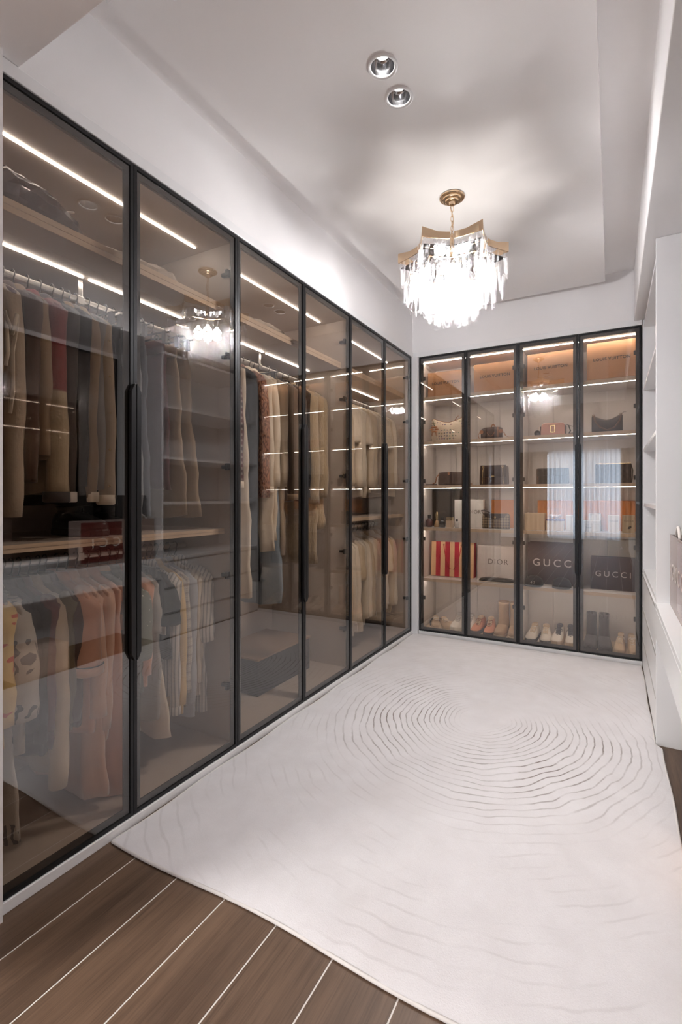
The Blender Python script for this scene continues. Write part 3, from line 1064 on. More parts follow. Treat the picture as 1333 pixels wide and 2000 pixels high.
fb('navy', 30, 30, 38, sheen=0.03)
fb('black', 20, 18, 19, sheen=0.03)
fb('black2', 26, 23, 22, sheen=0.05)
fb('camel', 170, 144, 116)
fb('maroon', 92, 48, 46)
fb('oat', 178, 158, 136, weave=120, bs=0.5)
fb('brown', 84, 60, 48)
fb('colourblock', 176, 156, 128, kind='block', col2=srgb(134, 62, 60), weave=110, bs=0.6)
fb('darkgrey', 74, 66, 64, weave=140, bs=0.4)
fb('grey', 124, 118, 114)
fb('tan', 150, 126, 102)
fb('cream', 224, 211, 192)
fb('cream2', 214, 199, 178)
fb('ivory', 236, 222, 202)
fb('wheat', 210, 190, 162)
fb('jeansgrey', 128, 130, 136, weave=600, bs=0.3, soft=22)
fb('jeansdark', 86, 90, 100, weave=600, bs=0.3, soft=22)
fb('jeanslight', 158, 174, 190, weave=600, bs=0.3, soft=22)
fb('khaki', 164, 144, 120)
fb('tropic', 220, 190, 130, kind='leaf', col2=srgb(196, 74, 60), sc=9)
fb('fern', 178, 170, 160, kind='leaf', col2=srgb(58, 58, 66), sc=16)
fb('beige', 198, 180, 156)
fb('olive', 112, 100, 74)
fb('peach', 220, 164, 136, rough=0.38, sheen=0.5, bs=0.15)
fb('peach2', 226, 180, 154, rough=0.38, sheen=0.5, bs=0.15)
fb('mint', 132, 136, 128, kind='dots', col2=srgb(222, 216, 206), sc=42)
fb('rainbow', 226, 190, 160, kind='hstripe', col2=srgb(150, 160, 160), sc=9)
fb('greydress', 166, 160, 154)
fb('pin', 204, 196, 188, kind='vstripe', col2=srgb(136, 134, 136), sc=60)
fb('pin2', 206, 192, 174, kind='vstripe', col2=srgb(150, 132, 116), sc=46)
fb('check', 190, 182, 172, kind='plaid', col2=srgb(136, 130, 130), sc=26)
fb('yellow', 216, 186, 136)
fb('paleblue', 176, 178, 184)
fb('plaid', 110, 40, 38, kind='plaid', col2=srgb(52, 30, 32), sc=9, weave=160, bs=0.5)
fb('tweed', 176, 126, 100, kind='tweed', col2=srgb(100, 62, 50), sc=170, weave=150, bs=0.6)
fb('teddy', 184, 162, 132, weave=70, bs=0.9, soft=50, var=0.2, sheen=0.4)
fb('taupe', 126, 108, 92)
fb('charcoal', 66, 60, 58)
fb('whitec', 232, 224, 214)

OPEN = 'beside the opening'
# high rail beside the opening
upper('overcoat', 'dark navy overcoat first on the high rail beside the opening', 'coat', 'u1', 0.685, F['navy'], 0.86, sl=0.60, seed=1, t=0.024, hk='w')
upper('overcoat', 'navy coat with camel facing edge next to the maroon robe', 'coat', 'u1', 0.735, F['navy'], 0.86, sl=0.60, smat=F['navy'], seed=2, t=0.022, cuff=F['camel'])
upper('cardigan', 'thin camel cardigan squeezed between navy coat and maroon robe', 'cardigan', 'u1', 0.782, F['camel'], 0.74, sl=0.55, seed=3, t=0.014)
upper('robe', 'long maroon robe with oat knit sleeves and a ribbon tie', 'robe', 'u1', 0.845, F['maroon'], 0.80, sl=0.72, smat=F['oat'], seed=4, t=0.028, sr=0.040, er=0.034, tie=F['cream2'], w=0.195)
upper('jacket', 'dark brown jacket hanging after the maroon robe', 'jacket', 'u1', 0.900, F['brown'], 0.72, sl=0.60, seed=5, t=0.020)
upper('blouse', 'thin tan blouse between brown jacket and colour block sweater', 'blouse', 'u1', 0.935, F['tan'], 0.66, sl=0.52, seed=6, t=0.012)
upper('sweater', 'knit sweater with red shoulders and beige lower sleeves', 'sweater', 'u1', 0.982, F['colourblock'], 0.76, sl=0.66, seed=7, t=0.024, sr=0.040, er=0.044, cuff=F['darkgrey'])
upper('cardigan', 'dark grey ribbed cardigan with white cuffs beside the red sweater', 'cardigan', 'u1', 1.026, F['darkgrey'], 0.74, sl=0.66, seed=8, t=0.020, cuff=F['whitec'])
upper('overcoat', 'black wool coat between grey cardigan and tan lined jacket', 'coat', 'u1', 1.072, F['black'], 0.80, sl=0.62, seed=9, t=0.026, hk='w')
upper('jacket', 'tan jacket with pale cuffs right after the black wool coat', 'jacket', 'u1', 1.108, F['tan'], 0.74, sl=0.66, seed=10, t=0.014, cuff=F['cream'])
upper('cardigan', 'mid grey long sleeved cardigan before the gold buttoned one', 'cardigan', 'u1', 1.135, F['grey'], 0.72, sl=0.63, seed=11, t=0.016)
upper('cardigan', 'tan cardigan with gold buttons down its sleeve and cream cuffs', 'cardigan', 'u1', 1.165, F['khaki'], 0.74, sl=0.67, seed=12, t=0.018, cuff=F['cream'], buttons=5, sr=0.038, er=0.034)
bottoms('trousers', 'black trousers clipped up behind the gold buttoned cardigan', 'u1', 1.215, F['black'], 0.80, seed=13)
bottoms('trousers', 'black wide trousers clipped up before the grey jeans', 'u1', 1.252, F['black2'], 0.86, seed=14)
bottoms('jeans', 'grey jeans first in the row of clipped jeans', 'u1', 1.292, F['jeansgrey'], 0.86, seed=15, hem=0.16, pocket=True)
bottoms('jeans', 'grey jeans with tan seam in the middle of the jeans row', 'u1', 1.330, F['jeansgrey'], 0.87, seed=16, hem=0.15, pocket=True, rz=0.05)
bottoms('jeans', 'washed dark grey jeans last in the jeans row', 'u1', 1.372, F['jeansdark'], 0.85, seed=17, hem=0.17, pocket=True, rz=-0.04)
bottoms('trousers', 'dark maroon trousers hanging behind the khaki trousers', 'u1', 1.470, F['maroon'], 0.74, seed=18)
bottoms('trousers', 'straight khaki trousers hanging beside the jeans', 'u1', 1.525, F['khaki'], 0.86, seed=19, hem=0.19, rz=0.10)
bottoms('trousers', 'wide flared khaki trousers last on the high rail', 'u1', 1.590, F['khaki'], 0.86, seed=20, hem=0.24, w=0.15, rz=0.06, t=0.022)

# low rail beside the opening
upper('shirt', 'yellow and red tropical print shirt first on the low rail', 'shirt', 'l1', 0.800, F['tropic'], 0.56, sl=0.34, sr=0.055, er=0.065, seed=30, hem=0.21, t=0.024)
upper('shirt', 'grey fern print short sleeved shirt on the low rail', 'shirt', 'l1', 0.862, F['fern'], 0.58, sl=0.34, sr=0.055, er=0.065, seed=31, t=0.022)
bottoms('trousers', 'long grey fern print trousers below the fern shirt', 'l1', 0.832, F['fern'], 0.85, seed=32, hem=0.20, w=0.17)
upper('shirt', 'black shirt just after the fern print shirt', 'shirt', 'l1', 0.905, F['black'], 0.56, sl=0.40, seed=33)
upper('jacket', 'black jacket in the middle of the low rail', 'jacket', 'l1', 0.930, F['black2'], 0.62, sl=0.45, seed=34)
upper('blouse', 'maroon blouse next to the long beige shirt', 'blouse', 'l1', 0.955, F['maroon'], 0.60, sl=0.42, seed=35, hk='w')
upper('shirt', 'long beige linen shirt with drooping sleeves on wooden hanger', 'shirt', 'l1', 0.988, F['beige'], 0.70, sl=0.62, sr=0.040, er=0.036, seed=36, hk='w', t=0.022)
upper('jacket', 'olive jacket half hidden behind the beige linen shirt', 'jacket', 'l1', 1.022, F['olive'], 0.58, sl=0.42, seed=37, hk='w')
upper('jacket', 'dark brown jacket before the peach satin pyjamas', 'jacket', 'l1', 1.046, F['brown'], 0.58, sl=0.42, seed=38, hk='w')
upper('pyjama_top', 'peach satin pyjama top with dark piped short sleeves', 'pyjamas', 'l1', 1.092, F['peach'], 0.62, sl=0.26, sr=0.050, er=0.058, seed=39, hk='w', cuff=F['peach2'], t=0.026)
upper('nightdress', 'long peach satin nightdress behind the piped pyjama top', 'nightdress', 'l1', 1.128, F['peach2'], 0.86, hem=0.23, sl=0.44, sr=0.04, er=0.038, seed=40, hk='w', t=0.026, rip=1.0)
upper('pyjama_top', 'pale peach pyjama top with long sleeves behind the nightdress', 'pyjamas', 'l1', 1.166, F['peach2'], 0.66, sl=0.50, seed=41, hk='w')
upper('nightdress', 'peach nightdress trailing to the wardrobe floor by the door edge', 'nightdress', 'l1', 1.215, F['peach'], 0.88, hem=0.24, seed=42, hk='w', t=0.028, rip=1.1)
upper('dress', 'multicoloured striped dress behind the trailing peach nightdress', 'dress', 'l1', 1.262, F['rainbow'], 0.74, hem=0.22, seed=43, t=0.022)
upper('shirt', 'mint grey polka dot shirt with wide short sleeves', 'shirt', 'l1', 1.308, F['mint'], 0.54, sl=0.28, sr=0.055, er=0.066, seed=44, t=0.024)
upper('blouse', 'peach blouse tucked behind the polka dot shirt', 'blouse', 'l1', 1.345, F['peach'], 0.52, sl=0.36, seed=45)
upper('dress', 'plain grey long dress beside the polka dot shirt', 'dress', 'l1', 1.385, F['greydress'], 0.68, hem=0.22, sl=0.2, seed=46, t=0.024, rip=0.9)
bottoms('skirt', 'cream pleated skirt clipped behind the grey dress', 'l1', 1.418, F['cream'], 0.76, hem=0.26, seed=47, cat='skirt', pleat=1.4)
upper('tee_shirt', 'black tee shirt with a white swing tag', 'tee shirt', 'l1', 1.455, F['black'], 0.44, sl=0.18, sr=0.05, er=0.06, seed=48, collar=False)
upper('shirt', 'white and grey pinstriped shirt after the black tee', 'shirt', 'l1', 1.492, F['pin'], 0.62, sl=0.56, seed=49, hk='w', t=0.022, cuff=F['pin'])
upper('shirt', 'yellow shirt hanging below the pinstriped one', 'shirt', 'l1', 1.522, F['yellow'], 0.72, sl=0.54, seed=50, hk='w', t=0.016)
upper('shirt', 'grey checked shirt in the row of striped shirts', 'shirt', 'l1', 1.552, F['check'], 0.68, sl=0.50, seed=51, hk='w', t=0.018)
upper('shirt', 'pale blue long shirt behind the checked shirt', 'shirt', 'l1', 1.585, F['paleblue'], 0.74, sl=0.56, seed=52, hk='w', t=0.020)
upper('shirt', 'beige striped shirt second from the end of the low rail', 'shirt', 'l1', 1.620, F['pin2'], 0.66, sl=0.48, seed=53, hk='w', t=0.018)
upper('shirt', 'grey striped short sleeved shirt last on the low rail', 'shirt', 'l1', 1.662, F['pin'], 0.74, sl=0.30, sr=0.05, er=0.06, seed=54, hk='w', t=0.024)

# rail of the long coats
bottoms('trousers', 'cream wide trousers hanging under the plaid jacket', 'u2', 1.815, F['cream2'], 1.36, hem=0.24, w=0.17, seed=60, t=0.026)
upper('jacket', 'red and maroon plaid wool jacket on the long coat rail', 'jacket', 'u2', 1.880, F['plaid'], 0.74, sl=0.60, sr=0.045, er=0.04, seed=61, t=0.034, cuff=F['cream'])
upper('dress', 'long ivory dress with swinging hem behind the plaid jacket', 'dress', 'u2', 1.935, F['cream'], 1.28, hem=0.24, seed=62, t=0.030, rip=1.1)
upper('overcoat', 'long black coat between plaid and tweed jackets', 'coat', 'u2', 2.010, F['black'], 1.22, hem=0.23, sl=0.66, seed=63, t=0.040, sr=0.044)
upper('jacket', 'rust and brown tweed jacket on the long coat rail', 'jacket', 'u2', 2.092, F['tweed'], 0.76, sl=0.66, sr=0.045, er=0.042, seed=64, t=0.032)
upper('dress', 'long cream shirt dress next to the tweed jacket', 'dress', 'u2', 2.150, F['cream'], 1.08, hem=0.215, sl=0.62, seed=65, t=0.026, rip=1.1, cuff=F['cream'])
upper('dress', 'long ivory shirt dress in the middle of three pale dresses', 'dress', 'u2', 2.205, F['ivory'], 1.02, hem=0.215, sl=0.60, seed=66, t=0.026, rip=1.1)
bottoms('jeans', 'long light blue flared jeans reaching below the cream dresses', 'u2', 2.243, F['jeanslight'], 1.38, hem=0.21, w=0.15, seed=67, t=0.020)
upper('dress', 'long cream dress last of three pale dresses before the brown coat', 'dress', 'u2', 2.285, F['cream2'], 1.10, hem=0.215, sl=0.60, seed=68, t=0.026, rip=1.1)
upper('overcoat', 'taupe wool coat hanging behind the door handle', 'coat', 'u2', 2.385, F['taupe'], 0.80, sl=0.66, sr=0.044, er=0.042, seed=69, t=0.034, cuff=F['camel'])
upper('blazer', 'charcoal blazer between taupe coat and teddy coats', 'blazer', 'u2', 2.462, F['charcoal'], 0.78, sl=0.64, sr=0.044, er=0.038, seed=70, t=0.030, hk='w')
upper('blazer', 'black blazer beside the camel teddy coats', 'blazer', 'u2', 2.525, F['black'], 0.80, sl=0.66, seed=71, t=0.024)
upper('overcoat', 'long camel teddy coat with fuzzy pile', 'coat', 'u2', 2.590, F['teddy'], 1.18, hem=0.23, sl=0.70, sr=0.056, er=0.050, seed=72, t=0.042)
upper('overcoat', 'short camel teddy coat last on the long coat rail', 'coat', 'u2', 2.690, F['teddy'], 0.98, hem=0.22, sl=0.66, sr=0.058, er=0.054, seed=73, t=0.044)

# corner unit, cream blouses
CRE = ['cream', 'ivory', 'wheat', 'cream2']
NM = {'cream': 'cream', 'ivory': 'ivory', 'wheat': 'wheat coloured', 'cream2': 'ecru'}
rb = random.Random(21)
for k in range(15):
    c = CRE[(k * 3 + k // 4) % 4]
    long_ = k % 3 != 0
    upper('blouse', '%s blouse with %s sleeves on the corner wardrobe high rail' % (NM[c], 'long' if long_ else 'short'), 'blouse', 'u3', 2.95 + 0.066 * k, F[c], rb.uniform(0.66, 0.80),
          sl=0.58 if long_ else 0.26, sr=0.045, er=0.04 if long_ else 0.06, seed=80 + k, t=0.024, rip=1.1, group='%s %s sleeved blouses on the corner high rail' % (NM[c], 'long' if long_ else 'short'))
for k in range(16):
    c = CRE[(k * 5 + k // 3) % 4]
    long_ = k % 4 != 1
    upper('shirt', '%s shirt with %s sleeves on the corner wardrobe low rail' % (NM[c], 'long' if long_ else 'short'), 'shirt', 'l3', 2.94 + 0.063 * k, F[c], rb.uniform(0.64, 0.78),
          sl=0.56 if long_ else 0.26, sr=0.042, er=0.036 if long_ else 0.055, seed=120 + k, t=0.023, rip=1.0, group='%s %s sleeved shirts on the corner low rail' % (NM[c], 'long' if long_ else 'short'))

# swing tag of the black tee
for o in list(bpy.data.objects):
    if o.get('label') == 'black tee shirt with a white swing tag':
        obj('swing_tag', MB().box(0.165, 0.215, -0.036, -0.034, -0.34, -0.29), F['whitec'], o)
        obj('swing_cord', MB().tube([(0.19, -0.03, -0.22), (0.19, -0.035, -0.29)], 0.001, 4), F['whitec'], o)
    if o.get('label') == 'peach satin pyjama top with dark piped short sleeves':
        obj('piping', MB().tube([(0.18 + 0.026 + 0.056 * math.cos(a), -0.012 + 0.05 * math.sin(a), -0.118 - 0.24) for a in [2 * PI * k / 16 for k in range(17)]], 0.002, 5), F['black'], o)


# bundles on the top shelf, boots and boxes inside the long wardrobe
def bundle(name, label, cat, loc, sx, sy, sz, mat, seed):
    r_ = random.Random(seed)
    q = MB()
    rings = []
    for i in range(17):
        f = -1 + 2 * i / 16
        k = max(0.12, (1 - abs(f) ** 3.2)) ** 0.5
        hh = sz * (0.82 + 0.18 * math.cos(f * 2.2 + seed)) * k
        ring = []
        for j in range(22):
            a = 2 * PI * j / 22
            c, s_ = math.cos(a), math.sin(a)
            x = sx * k * math.copysign(abs(c) ** 0.6, c)
            z = hh * (0.5 + 0.5 * math.copysign(abs(s_) ** 0.65, s_))
            w_ = 1 + r_.uniform(-0.035, 0.035)
            ring.append((x * w_, sy * f + r_.uniform(-0.004, 0.004), max(0.0, z * w_)))
        rings.append(ring)
    q.loft(rings)
    t = thing(name, label, cat, loc)
    obj('wrapped_body', q, mat, t)
    fold = [(sx * 0.5 * math.sin(i * 0.9), sy * (-0.8 + 1.6 * i / 8), sz * (0.97 + 0.03 * (i % 2))) for i in range(9)]
    obj('wrap_seam', MB().tube(fold, 0.004, 6), SEAM, t, smooth=True)
    return t


SEAM = solid('plastic_seam', srgb(196, 180, 164), 0.2, coat=0.5)
bundle('bedding_bundle', 'dark brown quilt bundle in crinkled plastic on the top shelf', 'bundle', (-1.80, 0.90, 2.0875), 0.185, 0.235, 0.15, solid('brown_plastic_wrap', srgb(88, 62, 50), 0.22, var=0.3, vs=14, bs=0.7, bscale=26, coat=0.6), 1)
bundle('bedding_bundle', 'low pale folded bedding beside the brown quilt bundle', 'bundle', (-1.80, 1.34, 2.0875), 0.19, 0.23, 0.075, fabric('pale_bedding', srgb(206, 192, 178)), 4)
bundle('bedding_bundle', 'long flat pale bedding bag on the long coat unit', 'bundle', (-1.82, 2.15, 2.0875), 0.18, 0.30, 0.07, fabric('pale_bedding_b', srgb(200, 186, 170)), 6)

t = thing('storage_box', 'black storage box with pale lid on the long coat unit floor', 'box', (-1.92, 2.42, 0.0605))
obj('box_body', MB().box(-0.19, 0.17, -0.24, 0.30, 0.0, 0.20), solid('black_box_board', (0.02, 0.018, 0.017), 0.4), t, bevel=0.004)
obj('lid', MB().box(-0.195, 0.175, -0.245, 0.305, 0.2005, 0.212), solid('tan_lid_board', srgb(150, 120, 96), 0.5), t, bevel=0.002)
# ------------------------------------------------------------------ things on the display shelves
def leather(name, r, g, b, rough=0.42, kind=None, col2=None, sc=60.0, bs=0.12):
    m, nt, bb = new_mat(name)
    v = coords(nt)
    c = srgb(r, g, b)
    base = mix(nt, noise(nt, v, 18.0, 3), mul(c, 0.88), mul(c, 1.12))
    x, y, z = xyz(nt, v)
    if kind == 'damier':
        f = ((x * sc).fn('FLOOR') + (z * sc).fn('FLOOR'))
        f = (f * 0.5).fn('FRACT').gt(0.25)
        base = mix(nt, f, base, col2)
    elif kind == 'diamond':
        f = (((x + z) * sc).fn('FLOOR') + ((x - z) * sc).fn('FLOOR'))
        base = mix(nt, (f * 0.5).fn('FRACT').gt(0.25), base, col2)
    elif kind == 'speckle':
        w = nt.nodes.new('ShaderNodeTexVoronoi')
        nt.links.new(v, w.inputs['Vector'])
        w.inputs['Scale'].default_value = sc
        w.inputs['Randomness'].default_value = 0.25
        hsv = nt.nodes.new('ShaderNodeHueSaturation')
        nt.links.new(w.outputs['Color'], hsv.inputs['Color'])
        hsv.inputs['Saturation'].default_value = 0.75
        hsv.inputs['Value'].default_value = 0.28
        d = S(nt, w.outputs['Distance'])
        base = mix(nt, d.lt(0.30) * d.gt(0.12) + d.lt(0.06), base, hsv.outputs[0] if col2 is None else col2)
    nt.links.new(base, bb.inputs['Base Color'])
    bb.inputs['Roughness'].default_value = rough
    bump(nt, bb, noise(nt, v, 240.0, 3), bs, 0.002)
    return m


def board(name, r, g, b, rough=0.5, var=0.03):
    return solid(name, srgb(r, g, b), rough, var=var, vs=10, bs=0.04, bscale=300)


def pillow(w, hf, df, n=18, m=20, ez=0.55, ey=0.7):
    """soft bag body: sections across the width, hf(u) height and df(u) half depth for u in -1..1"""
    rings = []
    for i in range(n + 1):
        u = -1 + 2 * i / n
        h, d = hf(u), df(u)
        ring = []
        for j in range(m):
            a = 2 * PI * j / m
            c, s_ = math.cos(a), math.sin(a)
            zz = h * (0.5 + 0.5 * math.copysign(abs(s_) ** ez, s_))
            taper = 1 - 0.55 * (zz / max(h, 1e-4)) ** 2
            ring.append((w / 2 * u, d * taper * math.copysign(abs(c) ** ey, c), zz))
        rings.append(ring)
    return MB().loft(rings)


def rbox(w, d, h, x=0, y=0, z=0):
    return MB().box(x - w / 2, x + w / 2, y - d / 2, y + d / 2, z, z + h)


def strap(parent, pts, r, mat, flat=0.35, name='strap'):
    return obj(name, MB().tube(pts, r, 8, flat=flat), mat, parent, smooth=True)


def arc(x0, x1, z0, h, y, n=14, y1=None):
    return [(x0 + (x1 - x0) * i / n, y + ((y1 or y) - y) * i / n, z0 + h * math.sin(PI * i / n)) for i in range(n + 1)]


TANL = leather('tan_leather', 176, 118, 78)
BRNL = leather('brown_canvas', 66, 44, 34, kind='speckle', col2=srgb(104, 76, 52), sc=70)
BLKL = leather('black_leather', 26, 24, 24, 0.35)
PNKL = leather('pink_leather', 220, 164, 148)
MONO = leather('cream_print_canvas', 226, 208, 184, kind='speckle', sc=40)
DAMI = leather('checked_canvas', 60, 46, 42, kind='damier', col2=srgb(38, 30, 28), sc=48)
DAMG = leather('diamond_canvas', 150, 132, 108, kind='diamond', col2=srgb(92, 76, 62), sc=46)
GREYB = leather('grey_black_leather', 48, 44, 46, 0.4)
BR = lambda y: y

# row two
t = thing('shoulder_bag', 'cream shoulder bag with multicoloured print and tan flower charm', 'handbag', (-1.262, 4.22, 1.6725))
bagh = lambda u: 0.175 + 0.05 * abs(u) ** 1.6 - (0.02 if abs(u) > 0.98 else 0)
obj('body', pillow(0.30, bagh, lambda u: 0.055 * (1 - 0.5 * u * u)), MONO, t, smooth=True)
strap(t, [(0.15 * u, -0.004, bagh(u) + 0.001) for u in [-1 + i / 8 for i in range(17)]], 0.006, TANL, name='zip_trim')
strap(t, [(0.06, -0.01, 0.19), (0.085, -0.03, 0.215), (0.10, -0.03, 0.222)], 0.004, TANL, name='zip_pull')
fl_ = MB()
for k in range(6):
    a = 2 * PI * k / 6
    fl_.add(*(lambda r: (r.v, r.f))(MB().lathe([(0, -0.012), (0.017, -0.006), (0.02, 0), (0, 0.008)], 10, (-0.108 + 0.022 * math.cos(a), -0.070, 0.115 + 0.022 * math.sin(a)))))
charm = obj('flower_charm', fl_, leather('charm_tan', 206, 146, 100), t, smooth=True)
strap(t, [(-0.12, -0.062, 0.19), (-0.11, -0.068, 0.15)], 0.003, leather('charm_green', 110, 112, 82), name='charm_cord')
for dx in (-0.014, 0.012):
    strap(t, [(-0.108 + dx, -0.07, 0.10), (-0.108 + dx * 1.6, -0.066, 0.055)], 0.006, leather('charm_ribbon', 196, 150, 116), name='charm_ribbon')

t = thing('boston_bag', 'small dark brown boston bag with tan handles and strap', 'handbag', (-0.878, 4.17, 1.6725))
bh = lambda u: 0.102 * (1 - 0.12 * abs(u) ** 4)
obj('body', pillow(0.165, bh, lambda u: 0.045, ez=0.7), BRNL, t, smooth=True)
for yy in (-0.042, 0.042):
    strap(t, arc(-0.032, 0.032, 0.055, -0.0 + 0.075 * (1 if yy > 0 else -0.45), yy * 1.15), 0.005, TANL, name='handle')
for s in (-1, 1):
    obj('end_patch', MB().lathe([(0, 0), (0.016, 0.0), (0.016, 0.004), (0, 0.004)], 12).box(0, 0.0001, 0, 0.0001, 0, 0.0001), TANL, t, loc=(s * 0.078, -0.035, 0.06), rot=(PI / 2, 0, 0))
strap(t, [(0.08, -0.01, 0.06), (0.10, -0.02, 0.05), (0.115, -0.03, 0.02), (0.14, -0.035, 0.008), (0.19, -0.03, 0.007)], 0.007, TANL)
strap(t, [(-0.08, -0.01, 0.06), (-0.10, -0.02, 0.055), (-0.108, -0.03, 0.03), (-0.095, -0.04, 0.008)], 0.006, TANL)
strap(t, [(0.03 + 0.028, -0.047, 0.012), (0.03 + 0.028, -0.050, 0.05), (0.055, -0.035, 0.095)], 0.004, TANL, name='seam_trim')

t = thing('camera_bag', 'pink camera bag with gold clasp and black pompom charm', 'handbag', (-0.407, 4.17, 1.6725))
q = MB()
pr = [(-0.088, 0.0), (0.088, 0.0), (0.090, 0.03), (0.083, 0.085), (0.072, 0.098), (-0.072, 0.098), (-0.083, 0.085), (-0.090, 0.03)]
q.loft([[(x, y, z) for x, z in pr] for y in (-0.034, 0.034)])
obj('body', q, PNKL, t, bevel=0.008)
obj('clasp', MB().box(-0.018, -0.010, -0.038, -0.0345, 0.022, 0.080).box(0.010, 0.018, -0.038, -0.0345, 0.022, 0.080).box(-0.010, 0.010, -0.038, -0.0345, 0.072, 0.080).box(-0.010, 0.010, -0.038, -0.0345, 0.022, 0.030), BRASS, t, bevel=0.001)
strap(t, [(x * 1.0, 0.0, 0.099) for x in (-0.07, 0, 0.07)], 0.004, BLKL, name='zip')
for s in (-1, 1):
    obj('side_panel', MB().box(s * 0.091 - 0.003, s * 0.091 + 0.003, -0.03, 0.03, 0.003, 0.075), BLKL, t, bevel=0.002)
strap(t, [(0.092, 0, 0.085), (0.110, -0.01, 0.075), (0.125, -0.02, 0.03), (0.115, -0.03, 0.010), (0.15, -0.03, 0.010)], 0.008, BLKL)
strap(t, [(0.092, 0.01, 0.085), (0.12, 0.0, 0.072), (0.150, -0.01, 0.060)], 0.006, BLKL)
obj('pompom', MB().lathe([(0.024 * math.sin(PI * i / 8), -0.024 * math.cos(PI * i / 8)) for i in range(9)], 14, (-0.115, -0.02, 0.0245)), fabric('pompom_fur', srgb(28, 26, 26), weave=90, bs=1.0), t, smooth=True)
strap(t, [(-0.088, 0, 0.085), (-0.105, -0.01, 0.07), (-0.113, -0.02, 0.045)], 0.004, BRASS, name='chain')

t = thing('crescent_bag', 'black curved shoulder bag with brown strap', 'handbag', (-0.035, 4.19, 1.6725))
ch_ = lambda u: 0.098 + 0.045 * abs(u) ** 1.7 - (0.012 if abs(u) > 0.98 else 0)
obj('body', pillow(0.205, ch_, lambda u: 0.042 * (1 - 0.4 * u * u)), GREYB, t, smooth=True)
strap(t, [(0.1 * u, 0, ch_(u) + 0.002) for u in [-1 + i / 8 for i in range(17)]], 0.004, BRNL, name='zip_trim')
strap(t, [(-0.088, -0.02, 0.135), (-0.08, -0.04, 0.09), (-0.045, -0.052, 0.04), (0.0, -0.054, 0.018), (0.05, -0.052, 0.035), (0.085, -0.04, 0.09), (0.092, -0.02, 0.13)], 0.005, leather('strap_brown', 104, 70, 52))
strap(t, [(0.09, 0, 0.135), (0.11, -0.01, 0.150), (0.125, -0.01, 0.148)], 0.004, GREYB, name='zip_pull')
for s in (-1, 1):
    obj('ring', MB().tube([(s * 0.09 + 0.008 * math.cos(a), -0.018, 0.135 + 0.008 * math.sin(a)) for a in [2 * PI * k / 12 for k in range(13)]], 0.0018, 5, caps=False), BRASS, t)

# row three
t = thing('pochette', 'dark brown flat pochette with folded tan strap', 'handbag', (-1.225, 4.17, 1.2925))
obj('body', pillow(0.215, lambda u: 0.118 - 0.006 * abs(u) ** 4, lambda u: 0.028, ez=0.4, ey=0.6), BRNL, t, smooth=True)
strap(t, [(-0.105, -0.01, 0.10), (-0.122, -0.025, 0.07), (-0.13, -0.03, 0.025), (-0.16, -0.03, 0.010), (-0.215, -0.03, 0.008)], 0.010, TANL)
strap(t, [(0.105, -0.01, 0.06), (0.13, -0.02, 0.03), (0.15, -0.03, 0.010), (0.19, -0.03, 0.009)], 0.010, TANL)
obj('zip_tab', MB().box(-0.02, -0.004, -0.034, -0.028, 0.088, 0.116), TANL, t, bevel=0.002)
obj('strap_tail', MB().tube([(-0.11, -0.05, 0.007), (-0.17, -0.055, 0.007), (-0.21, -0.05, 0.007)], 0.006, 6), BRNL, t)

t = thing('backpack_purse', 'brown quilted backpack purse with two gold chains', 'handbag', (-0.862, 4.18, 1.2925))
obj('body', pillow(0.225, lambda u: 0.165 - 0.012 * abs(u) ** 3, lambda u: 0.05 * (1 - 0.25 * u * u), ez=0.35, ey=0.6), BRNL, t, smooth=True)
obj('flap', pillow(0.205, lambda u: 0.10, lambda u: 0.012, ez=0.5), leather('flap_brown', 58, 38, 30), t, loc=(0, -0.044, 0.062), smooth=True)
for s in (-1, 1):
    strap(t, [(s * 0.078, -0.045, 0.155), (s * 0.080, -0.062, 0.10), (s * 0.084, -0.060, 0.03), (s * 0.086, -0.052, 0.008)], 0.0035, BRASS, flat=1.0, name='chain')
    obj('grommet', MB().lathe([(0.009, -0.002), (0.009, 0.002), (0.004, 0.002), (0.004, -0.002)], 14), BRASS, t, loc=(s * 0.078, -0.056, 0.148), rot=(PI / 2, 0, 0))
obj('turn_lock', MB().box(-0.014, 0.014, -0.064, -0.058, 0.062, 0.076), BRASS, t, bevel=0.002)

t = thing('clutch_bag', 'plain black flat clutch standing beside the curtain reflection', 'handbag', (-0.417, 4.25, 1.2925))
t['label'] = 'plain black upright clutch on the shelf below the pink bag'
obj('body', rbox(0.235, 0.045, 0.130), BLKL, t, bevel=0.006)
obj('flap', rbox(0.228, 0.008, 0.060, 0, -0.027, 0.068), leather('clutch_flap', 40, 36, 36, 0.3), t, bevel=0.003)
obj('spine', rbox(0.018, 0.047, 0.126, -0.112, -0.002, 0.001), BRNL, t, bevel=0.003)

t = thing('clutch_bag', 'dark brown checked clutch on the shelf below the black crescent bag', 'handbag', (0.005, 4.25, 1.2925))
obj('body', rbox(0.240, 0.045, 0.150), DAMI, t, bevel=0.006)
obj('zip', MB().tube([(-0.115, 0, 0.151), (0.115, 0, 0.151)], 0.004, 6), BRASS, t)
obj('wrist_strap', MB().tube([(0.118, -0.01, 0.14), (0.128, -0.02, 0.10), (0.126, -0.02, 0.05), (0.120, -0.02, 0.006)], 0.004, 6), BLKL, t)

# row four
def box_thing(name, label, x, y, z, w, d, h, mat, rz=0.0, lid=None, cat='box', tilt=0.0, group=None):
    t = thing(name, label, cat, (x, y, z), rz, group)
    if tilt:
        t.rotation_euler = (tilt, 0, rz)
    if lid:
        obj('base', rbox(w, d, h * 0.72), mat, t, bevel=0.002)
        obj('lid', rbox(w + 0.004, d + 0.004, h * 0.28 - 0.001, 0, 0, h * 0.72 + 0.001), lid, t, bevel=0.002)
    else:
        obj('base', rbox(w, d, h), mat, t, bevel=0.002)
    return t


